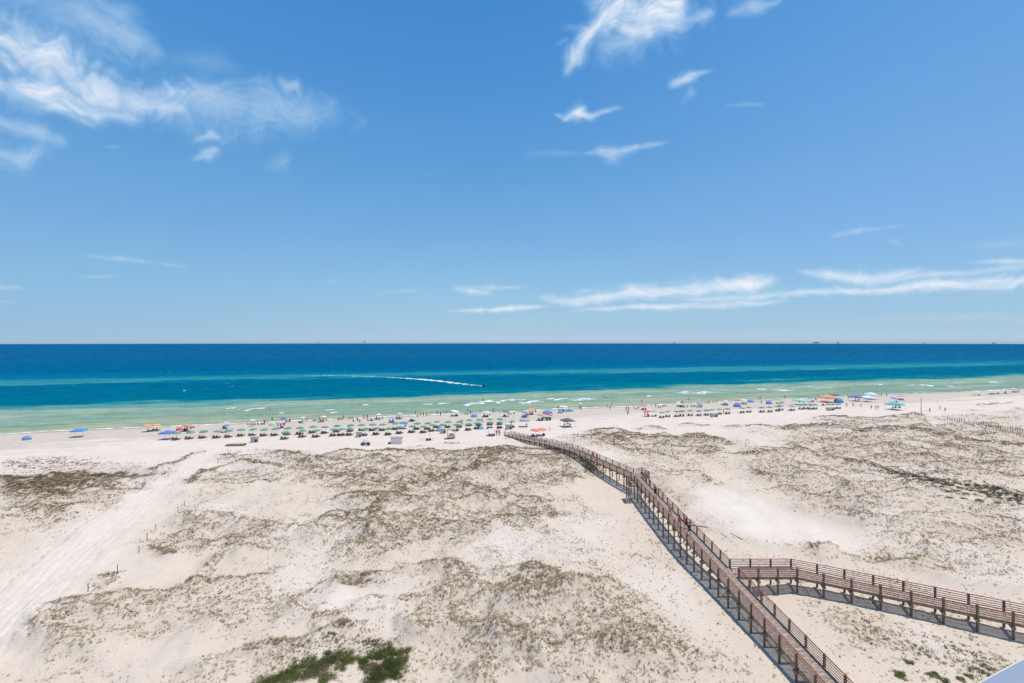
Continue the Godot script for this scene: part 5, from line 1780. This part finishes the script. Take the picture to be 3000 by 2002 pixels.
func build_sea_things() -> void:
	var foam := mat(0.74, 0.77, 0.74, 0.9)
	var waves := [
		[661, 1199, 692, 1196, 3.5], [725, 1201, 775, 1197, 6.5], [696, 1201, 713, 1201, 2.0], [817, 1212, 832, 1211, 3.0], [953, 1204, 979, 1202, 3.0], [966, 1211, 988, 1209, 3.5], [1061, 1188, 1080, 1187, 3.5], [1237, 1187, 1268, 1185, 3.5], [1282, 1184, 1320, 1182, 4.0], [1355, 1187, 1400, 1184, 6.0], [1390, 1181, 1450, 1177, 6.5], [1450, 1180, 1484, 1176, 5.0], [1478, 1173, 1541, 1172, 4.5], [1516, 1181, 1592, 1177, 5.0], [1601, 1170, 1627, 1169, 3.5], [1620, 1173, 1664, 1168, 4.5], [1665, 1173, 1743, 1170, 5.0], [1894, 1162, 1911, 1161, 4.0], [1983, 1152, 2030, 1150, 5.0], [2024, 1153, 2094, 1150, 6.5], [2200, 1140, 2260, 1144, 6.0], [2262, 1143, 2328, 1146, 6.0], [2370, 1134, 2382, 1134, 5.0], [2381, 1138, 2436, 1138, 4.0], [2655, 1130, 2690, 1129, 4.0], [2688, 1129, 2745, 1131, 7.0], [2745, 1132, 2820, 1135, 5.0], [2772, 1116, 2786, 1116, 4.0], [536, 1146, 545, 1145, 3.0], [2560, 1128, 2600, 1127, 4.0], [2880, 1122, 2940, 1120, 5.0],
	]
	for i in waves.size():
		var q: Array = waves[i]
		var big: bool = q[4] > 4.8
		var o := solo("breaking_wave", foam_strip([q[0], q[1], (q[0] + q[2]) / 2.0, (q[1] + q[3]) / 2.0 - 0.3, q[2], q[3]], q[4] * 0.27, 0.08, 200 + i, 1.1, 3 if q[4] > 4.8 else 1), foam, "long white crest of foam breaking over the pale green shallows" if big else "short white streak of foam in the pale green shallows", "wave", Vector3.ZERO, 0.0, "long breaking crests" if big else "short streaks of foam")
		o.set_meta("kind", "thing")
	# wash along the shore
	var line: Array = []
	for k in 121:
		var along := lerpf(-330.0, 420.0, k / 120.0)
		var s := -0.5 + n_shore.get_noise_2d(along * 3.0, 7.0) * 1.4
		# walk back to the water's edge
		var base := Vector2(NZ, -NX) * along + Vector2(NX, NZ) * SHORE
		var p := base + Vector2(NX, NZ) * -8.0
		for e in 40:
			if height(p.x, p.y) < 0.02:
				break
			p += Vector2(NX, NZ) * 0.5
		p += Vector2(NX, NZ) * s
		if p.y < 60.0:
			continue
		var d := FOCAL / p.y
		line.append(CX + p.x * d)
		line.append(CY + EYE * d)
	var wash := MeshInstance3D.new()
	wash.name = "shore_wash"
	wash.mesh = foam_strip(line, 2.2, 0.04, 321, 1.0)
	wash.material_override = mat(0.72, 0.72, 0.68, 0.9)
	wash.position.y = -0.14
	wash.set_meta("kind", "stuff")
	wash.set_meta("label", "thin white wash of foam along the waterline")
	wash.set_meta("category", "foam")
	add_child(wash)
	# whitecaps
	var r := RandomNumberGenerator.new()
	r.seed = 12
	var cap := lathe([[0.0, 0.34], [0.5, 0.26], [0.85, 0.12], [1.0, -0.2]], 9)
	var places: Array = []
	for q in [[1009, 1087], [1206, 1066], [1223, 1092], [1317, 1087], [1062, 1043], [2335, 1065], [2355, 1074], [2510, 1042], [2670, 1043], [2490, 1084], [2390, 1105], [2512, 1102], [472, 1105], [527, 1122], [541, 1147], [362, 1058], [510, 1052], [640, 1062], [470, 1088], [538, 1121], [680, 1132], [600, 1140]]:
		places.append([on_sea(q[0], q[1]), 0.24])
	while places.size() < 190:
		var x := r.randf_range(-1000.0, 1000.0)
		var z := r.randf_range(260.0, 1500.0)
		if offshore(x, z) > 90.0 and absf(x) < z * 1.15:
			places.append([Vector3(x, -(x * x + z * z) / (2.0 * EARTH), -z), r.randf_range(0.12, 0.3)])
	var mm := MultiMesh.new()
	mm.transform_format = MultiMesh.TRANSFORM_3D
	mm.mesh = cap
	mm.instance_count = places.size()
	for i in places.size():
		var k: float = places[i][1]
		mm.set_instance_transform(i, Transform3D(Basis(Vector3.UP, r.randf_range(-0.1, 0.5)) * Basis.from_scale(Vector3(k * r.randf_range(1.6, 3.6), k * 0.6, k * r.randf_range(0.5, 1.1))), places[i][0] + Vector3(0, 0.05, 0)))
	cap.surface_set_material(0, mat(0.70, 0.74, 0.75, 0.9))
	var caps := MultiMeshInstance3D.new()
	caps.name = "whitecaps"
	caps.multimesh = mm
	caps.set_meta("kind", "stuff")
	caps.set_meta("label", "small whitecaps flecking the deep blue water")
	caps.set_meta("category", "whitecaps")
	add_child(caps)
	# the water scooter and its wake
	var b := on_sea(1419, 1132.5)
	var wake_line: Array = []
	var w2 := solo("wake", foam_strip([1417, 1132, 1380, 1128.5, 1330, 1123, 1280, 1117, 1230, 1112.5, 1180, 1109, 1130, 1106], 4.2, 0.3, 71, 0.7), foam, "long white wake trailing behind the water scooter", "wake", Vector3.ZERO)
	w2.set_meta("kind", "thing")
	var w3 := solo("fading_wake", foam_strip([1150, 1107.5, 1090, 1104, 1020, 1101.8, 950, 1101, 890, 1101.2], 4.0, 0.08, 73, 1.0), mat(0.20, 0.40, 0.46, 0.8), "thin fading streak continuing from the white wake", "wake", Vector3.ZERO)
	w3.set_meta("kind", "thing")
	var turn := PI / 2.0 - 0.25
	var o := thing("water_scooter", "dark water scooter at the head of the white wake", "water scooter", b + Vector3(0, 0.1, 0), turn)
	part(o, "hull", lathe([[0.0, -1.5], [0.45, -1.35], [0.62, -0.6], [0.62, 0.4], [0.42, 1.2], [0.08, 1.7], [0.0, 1.72]], 12), mat(0.03, 0.035, 0.05, 0.3, 0.5), Transform3D(Basis(Vector3(1, 0, 0), Vector3(0, 0, 1) * 1.0, Vector3(0, -0.55, 0)), Vector3(0, 0.15, 0)))
	part(o, "seat", boxes([[Vector3(0, 0.62, -0.45), Vector3(0.36, 0.32, 1.2)]]), mat(0.02, 0.02, 0.02))
	part(o, "handlebar", boxes([[Vector3(0, 0.75, 0.42), Vector3(0.1, 0.55, 0.1)], [Vector3(0, 1.02, 0.36), Vector3(0.75, 0.05, 0.05)]]), mat(0.05, 0.05, 0.05))
	person(b + Vector3(0, 0.72, 0) + Basis(Vector3.UP, turn) * Vector3(0, 0, -0.35), turn, "sitting", "person in black riding the water scooter", "", Color(0.40, 0.24, 0.17), Color(0.015, 0.015, 0.02), Color(0.02, 0.02, 0.025), Color(0.03, 0.02, 0.02))
	# gas platforms on the horizon
	for q in [[2392, 14000.0, 165.0, 52.0, "wide dark gas platform on the horizon"], [2455, 17000.0, 70.0, 60.0, "small faint gas platform next to the wide one"], [2912, 15000.0, 90.0, 46.0, "distant gas platform on the horizon apart from the others"], [1976, 16000.0, 60.0, 52.0, "slender gas platform on the horizon beyond the water scooter's side"], [1068, 12000.0, 30.0, 64.0, "slim rig tower on the horizon above the wake"], [932, 15500.0, 40.0, 50.0, "faint low rig on the horizon above the wake"], [2706, 17000.0, 60.0, 36.0, "tiny low platform on the horizon between two larger ones"]]:
		var z: float = q[1]
		var x: float = (q[0] - CX) / FOCAL * z
		var w: float = q[2]
		var h: float = q[3]
		var g := thing("gas_platform", q[4], "platform", Vector3(x, -(x * x + z * z) / (2.0 * EARTH), -z))
		var steel := mat(0.10, 0.12, 0.16, 0.8)
		for lx in [-0.32, 0.32]:
			for lz in [-0.2, 0.2]:
				part(g, "leg", unit_box, steel, Transform3D(Basis.from_scale(Vector3(w * 0.05, h * 0.55, w * 0.05)), Vector3(lx * w, h * 0.26, lz * w)))
		part(g, "deck", boxes([[Vector3(0, h * 0.6, 0), Vector3(w, h * 0.16, w * 0.6)], [Vector3(-w * 0.1, h * 0.75, 0), Vector3(w * 0.6, h * 0.16, w * 0.5)]]), steel)
		part(g, "derrick", lathe([[w * 0.09, h * 0.82], [w * 0.02, h * 1.25], [0.0, h * 1.26]], 4), steel, Transform3D(Basis(), Vector3(w * 0.12, 0, 0)))

# ---------------------------------------------------------------- things on the sand

func at_px(u: float, v: float) -> Vector3:
	return on_land(u, v)

func build_small_things() -> void:
	var grey := wood(0.86, 0.79, 0.74, grain)
	var dark := wood(0.15, 0.11, 0.085, grain)
	var drift := wood(0.38, 0.30, 0.24, grain)
	# rental boxes with a dark hatch
	for q in [[746, 1296, 1.9, 1.7, "grey wooden box with a dark hatch standing before the first green umbrellas"], [1051, 1281, 1.6, 1.7, "grey wooden box with a dark hatch before the middle of the green rows"], [1298, 1270, 1.7, 1.6, "grey wooden box with a dark hatch beside the blue and white shelter"], [1491, 1258, 1.9, 1.7, "grey wooden box with a dark hatch beside the pale pole"], [2092, 1222, 2.6, 1.5, "grey wooden box with a dark hatch before the farther green row"], [2433, 1203, 3.0, 1.4, "grey wooden box with a dark hatch near the far canopies"]]:
		var o := thing("rental_box", q[4], "storage box", at_px(q[0], q[1]), 0.25)
		var w: float = q[2]
		var h: float = q[3]
		part(o, "body", unit_box, grey, Transform3D(Basis.from_scale(Vector3(w, h, 1.2)), Vector3(0, h / 2.0 - 0.1, 0)))
		part(o, "lid", unit_box, mat(0.58, 0.54, 0.50), Transform3D(Basis.from_scale(Vector3(w + 0.16, 0.08, 1.36)), Vector3(0, h - 0.06, 0)))
		part(o, "hatch", unit_box, mat(0.05, 0.045, 0.045), Transform3D(Basis.from_scale(Vector3(w * 0.3, h * 0.42, 0.05)), Vector3(w * 0.22, h * 0.3, 0.6)))
	# long storage chest
	var c := thing("storage_chest", "large grey storage chest with a dark step at its side", "storage box", at_px(1162, 1300), 0.08)
	part(c, "body", unit_box, mat(0.80, 0.74, 0.70), Transform3D(Basis.from_scale(Vector3(3.1, 1.75, 1.6)), Vector3(0, 0.8, 0)))
	part(c, "lid", unit_box, mat(0.30, 0.28, 0.27), Transform3D(Basis.from_scale(Vector3(3.3, 0.1, 1.8)), Vector3(0, 1.72, 0)))
	part(c, "step", unit_box, dark, Transform3D(Basis.from_scale(Vector3(0.8, 0.5, 0.7)), Vector3(-1.9, 0.22, 0.4)))
	# rental stand: an open frame with boards leaning in it
	var s := thing("rental_stand", "open timber stand with a top beam and dark boards stacked inside", "stand", at_px(1322, 1285), 0.1)
	for x in [-1.1, 1.1]:
		for z in [-0.8, 0.8]:
			part(s, "post", unit_box, grey, Transform3D(Basis.from_scale(Vector3(0.14, 2.7, 0.14)), Vector3(x, 1.25, z)))
	part(s, "roof", unit_box, mat(0.36, 0.33, 0.31), Transform3D(Basis.from_scale(Vector3(2.7, 0.14, 2.1)), Vector3(0, 2.65, 0)))
	for i in 6:
		part(s, "board", unit_box, mat(0.10 + 0.04 * (i % 3), 0.09 + 0.03 * (i % 2), 0.11, 0.7), Transform3D(Basis(Vector3.BACK, 0.12 * (i - 2.5)) * Basis.from_scale(Vector3(0.18, 1.5, 0.6)), Vector3(-0.75 + i * 0.3, 0.72, 0)))
	# low bench of planks before the stand
	var bn := thing("low_bench", "long low grey bench lying before the timber stand", "bench", at_px(1324, 1300), 0.06)
	for z in [-0.3, 0.0, 0.3]:
		part(bn, "plank", unit_box, grey, Transform3D(Basis.from_scale(Vector3(4.6, 0.08, 0.24)), Vector3(0, 0.42, z)))
	for x in [-1.9, 0.0, 1.9]:
		part(bn, "leg", unit_box, dark, Transform3D(Basis.from_scale(Vector3(0.14, 0.5, 0.8)), Vector3(x, 0.15, 0)))
	# an upturned catamaran hull pair on the sand
	var raft := thing("beached_raft", "weathered brown raft lying on the sand at the end of the sand road", "raft", at_px(692, 1306), 0.12)
	for z in [-0.55, 0.55]:
		part(raft, "hull", lathe([[0.0, -2.6], [0.26, -2.3], [0.34, 0.0], [0.28, 2.2], [0.0, 2.9]], 9), drift, Transform3D(Basis(Vector3.BACK, PI / 2.0), Vector3(0, 0.24, z)))
	for x in [-1.6, -0.8, 0.0, 0.8, 1.6]:
		part(raft, "plank", unit_box, grey, Transform3D(Basis.from_scale(Vector3(0.55, 0.06, 1.5)), Vector3(x, 0.56, 0)))
	# beach buggy
	var bug := thing("beach_buggy", "small dark open buggy parked on the sand behind the dunes' edge", "buggy", at_px(1070, 1306), 0.5)
	part(bug, "body", boxes([[Vector3(0, 0.5, 0), Vector3(2.3, 0.3, 1.2)], [Vector3(-0.75, 0.75, 0), Vector3(0.7, 0.25, 1.15)], [Vector3(0.8, 0.72, 0), Vector3(0.6, 0.2, 1.1)]]), mat(0.10, 0.10, 0.22, 0.4, 0.5))
	part(bug, "seat", boxes([[Vector3(-0.1, 0.78, 0), Vector3(0.5, 0.18, 1.0)], [Vector3(-0.35, 1.0, 0), Vector3(0.12, 0.45, 1.0)]]), mat(0.55, 0.55, 0.58))
	part(bug, "roll_cage", boxes([beam(Vector3(-0.5, 0.6, -0.55), Vector3(-0.4, 1.5, -0.5), 0.06, 0.06), beam(Vector3(-0.5, 0.6, 0.55), Vector3(-0.4, 1.5, 0.5), 0.06, 0.06), beam(Vector3(0.5, 0.7, -0.55), Vector3(0.2, 1.5, -0.5), 0.06, 0.06), beam(Vector3(0.5, 0.7, 0.55), Vector3(0.2, 1.5, 0.5), 0.06, 0.06), beam(Vector3(-0.4, 1.5, -0.5), Vector3(-0.4, 1.5, 0.5), 0.06, 0.06), beam(Vector3(0.2, 1.5, -0.5), Vector3(0.2, 1.5, 0.5), 0.06, 0.06), beam(Vector3(-0.4, 1.5, -0.5), Vector3(0.2, 1.5, -0.5), 0.06, 0.06), beam(Vector3(-0.4, 1.5, 0.5), Vector3(0.2, 1.5, 0.5), 0.06, 0.06)]), mat(0.5, 0.5, 0.55, 0.4))
	var tyre := lathe([[0.14, -0.12], [0.3, -0.12], [0.34, -0.06], [0.34, 0.06], [0.3, 0.12], [0.14, 0.12], [0.14, -0.12]], 16)
	var rim := lathe([[0.0, -0.06], [0.15, -0.08], [0.15, 0.08], [0.0, 0.06]], 12)
	for x in [-0.8, 0.8]:
		for z in [-0.62, 0.62]:
			var wh := part(bug, "tyre", tyre, mat(0.02, 0.02, 0.02), Transform3D(Basis(Vector3.RIGHT, PI / 2.0), Vector3(x, 0.32, z)))
			part(wh, "rim", rim, mat(0.4, 0.4, 0.42, 0.4))
	# white kiosk table at the boardwalk's end
	var ki := thing("white_cooler_cart", "white covered cart with blue boxes under it at the boardwalk's end", "cart", at_px(1440, 1277), 0.1)
	part(ki, "cover", boxes([[Vector3(0, 2.0, 0), Vector3(2.2, 0.1, 1.8)], [Vector3(-1.0, 1.75, 0), Vector3(0.08, 0.5, 1.8)]]), cloth(0.75, 0.76, 0.8))
	for x in [-1.0, 1.0]:
		for z in [-0.8, 0.8]:
			part(ki, "leg", unit_box, mat(0.5, 0.5, 0.5), Transform3D(Basis.from_scale(Vector3(0.06, 2.1, 0.06)), Vector3(x, 0.95, z)))
	for x in [-0.6, 0.1, 0.75]:
		part(ki, "box", unit_box, mat(0.08, 0.09, 0.25), Transform3D(Basis.from_scale(Vector3(0.5, 0.6, 0.7)), Vector3(x, 0.26, 0)))
	# wheeled cart with a mast
	var ca := thing("mast_cart", "small two wheeled cart with a thin upright mast and a long pole", "cart", at_px(1256, 1291), 0.06)
	part(ca, "mast", unit_box, grey, Transform3D(Basis.from_scale(Vector3(0.1, 3.0, 0.1)), Vector3(0.3, 1.6, 0)))
	part(ca, "beam", unit_box, grey, Transform3D(Basis.from_scale(Vector3(4.6, 0.12, 0.14)), Vector3(-0.4, 0.5, 0)))
	for x in [-0.45, 0.35]:
		var w4 := part(ca, "wheel", tyre, mat(0.03, 0.03, 0.03), Transform3D(Basis(Vector3.RIGHT, PI / 2.0) * Basis.from_scale(Vector3(1.1, 1.1, 1.1)), Vector3(x, 0.34, 0.3)))
		part(w4, "rim", rim, mat(0.3, 0.3, 0.3))
	# poles: foot, height, thickness, label
	for q in [[1481, 1270, 4.9, 0.12, 0.45, "tall pale pole near the end of the boardwalk"], [1611, 1263, 1.5, 0.16, 0.12, "short dark post alone on the upper beach"], [2699, 1216, 6.4, 0.2, 0.34, "tall grey pole on the far upper beach"], [2747, 1181, 1.6, 0.16, 0.4, "grey stake on the far beach beyond the tall pole"], [2679, 1215, 1.7, 0.14, 0.22, "thin stake in the grass beside the tall pole"], [1505, 1237, 3.0, 0.09, 0.1, "dark folded umbrella pole by the last green umbrella"]]:
		var p := at_px(q[0], q[1])
		var o2 := solo("pole", lathe([[q[3] * 0.62, -0.4], [q[3] * 0.5, q[2] * 0.6], [q[3] * 0.42, q[2]], [0.0, q[2] + 0.03]], 8), mat(q[4], q[4] * 0.95, q[4] * 0.9), q[5], "pole", p)
		o2.set_meta("kind", "thing")
	# stakes along the sand road
	for q in [[344, 1681, 1.0], [407, 1619, 0.95], [431, 1583, 0.95], [456, 1563, 0.9], [521, 1502, 0.9], [540, 1484, 0.9], [258, 1735, 0.9]]:
		solo("stake", boxes([[Vector3(0, q[2] / 2.0 - 0.1, 0), Vector3(0.07, q[2] + 0.4, 0.07)], [Vector3(0, q[2] * 0.92, 0), Vector3(0.085, 0.06, 0.085)]]), drift, "thin wooden stake marking the edge of the sand road", "stake", at_px(q[0], q[1]), rng.randf(), "stakes along the sand road")
	# driftwood and fallen boards: two ends, thickness, label
	for q in [[2112, 1563, 2146, 1590, 0.14, "long straight fallen board on the sand behind the boardwalk"], [2140, 1563, 2188, 1588, 0.12, "slanting fallen board parallel to another behind the boardwalk"], [2164, 1578, 2194, 1594, 0.16, "short bent piece of driftwood beside the fallen boards"], [2186, 1288, 2218, 1304, 0.3, "grey fallen trunk on the far sand among the dunes"], [2230, 1308, 2330, 1321, 0.22, "long low log on the far sand among the dunes"], [1262, 1507, 1312, 1513, 0.22, "brown driftwood log lying in the dune grass"], [873, 1542, 906, 1536, 0.3, "weathered grey plank half buried in bare sand"], [258, 1722, 303, 1688, 0.12, "upper fallen fence rail by the sand road"], [268, 1735, 290, 1712, 0.12, "lower fallen fence rail by the sand road"], [303, 1688, 350, 1690, 0.12, "fallen fence rail running from the broken corner by the road"], [100, 1663, 138, 1648, 0.1, "bleached branch on the open sand left of the road"], [2020, 1540, 2075, 1546, 0.24, "reddish driftwood log beside the boardwalk's far rail"]]:
		var a := at_px(q[0], q[1])
		var b := at_px(q[2], q[3])
		var t: float = q[4] * 0.7
		var l := a.distance_to(b)
		var mesh := lathe([[0.0, 0.0], [t * 0.5, 0.04], [t * 0.55, l * 0.3], [t * 0.42, l * 0.7], [t * 0.3, l - 0.03], [0.0, l]], 7)
		var o3 := solo("driftwood", mesh, drift, q[5], "driftwood", a + Vector3(0, t * 0.3, 0))
		var d := (b - a).normalized()
		var x := d.cross(Vector3.UP).normalized()
		o3.basis = Basis(x, d, x.cross(d))
	# sand fence on the far dunes
	var fence := thing("sand_fence", "long low sand fence of thin posts crossing the far dunes", "fence", Vector3.ZERO)
	var last := Vector3.ZERO
	for i in 34:
		var u := lerpf(2776.0, 3010.0, i / 33.0)
		var p := at_px(u, lerpf(1231.0, 1272.0, i / 33.0))
		var hgt := 1.2
		part(fence, "post", unit_box, drift, Transform3D(Basis.from_scale(Vector3(0.1, hgt + 0.4, 0.1)), p + Vector3(0, hgt / 2.0 - 0.1, 0)))
		if i > 0:
			part(fence, "wire", unit_box, drift, beam(last + Vector3(0, 0.9, 0), p + Vector3(0, 0.9, 0), 0.05, 0.05))
			part(fence, "wire", unit_box, drift, beam(last + Vector3(0, 0.45, 0), p + Vector3(0, 0.45, 0), 0.05, 0.05))
		last = p
	# row of thin stakes where the road meets the beach
	for i in 6:
		solo("stake", boxes([[Vector3(0, 0.45, 0), Vector3(0.08, 1.3, 0.08)], [Vector3(0, 1.02, 0), Vector3(0.1, 0.06, 0.1)]]), mat(0.5, 0.45, 0.36), "pale stake in the grass where the sand road meets the beach", "stake", at_px(640 + i * 7, 1352 - i * 4), 0.0, "stakes where the road meets the beach")
	# litter in the grass
	var net := thing("green_net", "crumpled pale green netting caught in the dune grass", "net", at_px(1325, 1577), 0.4)
	var st := SurfaceTool.new()
	st.begin(Mesh.PRIMITIVE_TRIANGLES)
	for i in 8:
		for k in 5:
			var q: Array = []
			for e in [[i, k], [i + 1, k], [i + 1, k + 1], [i, k + 1]]:
				q.append(Vector3(e[0] * 0.09 - 0.35, 0.12 + 0.2 * n_small.get_noise_2d(e[0] * 1.3, e[1] * 1.7), e[1] * 0.1 - 0.25))
			for v in [0, 1, 2, 0, 2, 3]:
				st.add_vertex(q[v])
	st.generate_normals()
	part(net, "sheet", st.commit(), cloth(0.30, 0.52, 0.42))
	var sign := thing("trail_sign", "small white and blue sign on two legs under the boardwalk", "sign", at_px(1871, 1463), 0.3)
	part(sign, "panel", unit_box, mat(0.62, 0.70, 0.76), Transform3D(Basis.from_scale(Vector3(0.8, 0.5, 0.04)), Vector3(0, 0.85, 0)))
	part(sign, "stripe", unit_box, mat(0.05, 0.25, 0.45), Transform3D(Basis.from_scale(Vector3(0.7, 0.16, 0.02)), Vector3(0, 0.8, 0.03)))
	for x in [-0.3, 0.3]:
		part(sign, "leg", unit_box, drift, Transform3D(Basis.from_scale(Vector3(0.06, 1.0, 0.04)), Vector3(x, 0.4, -0.04)))
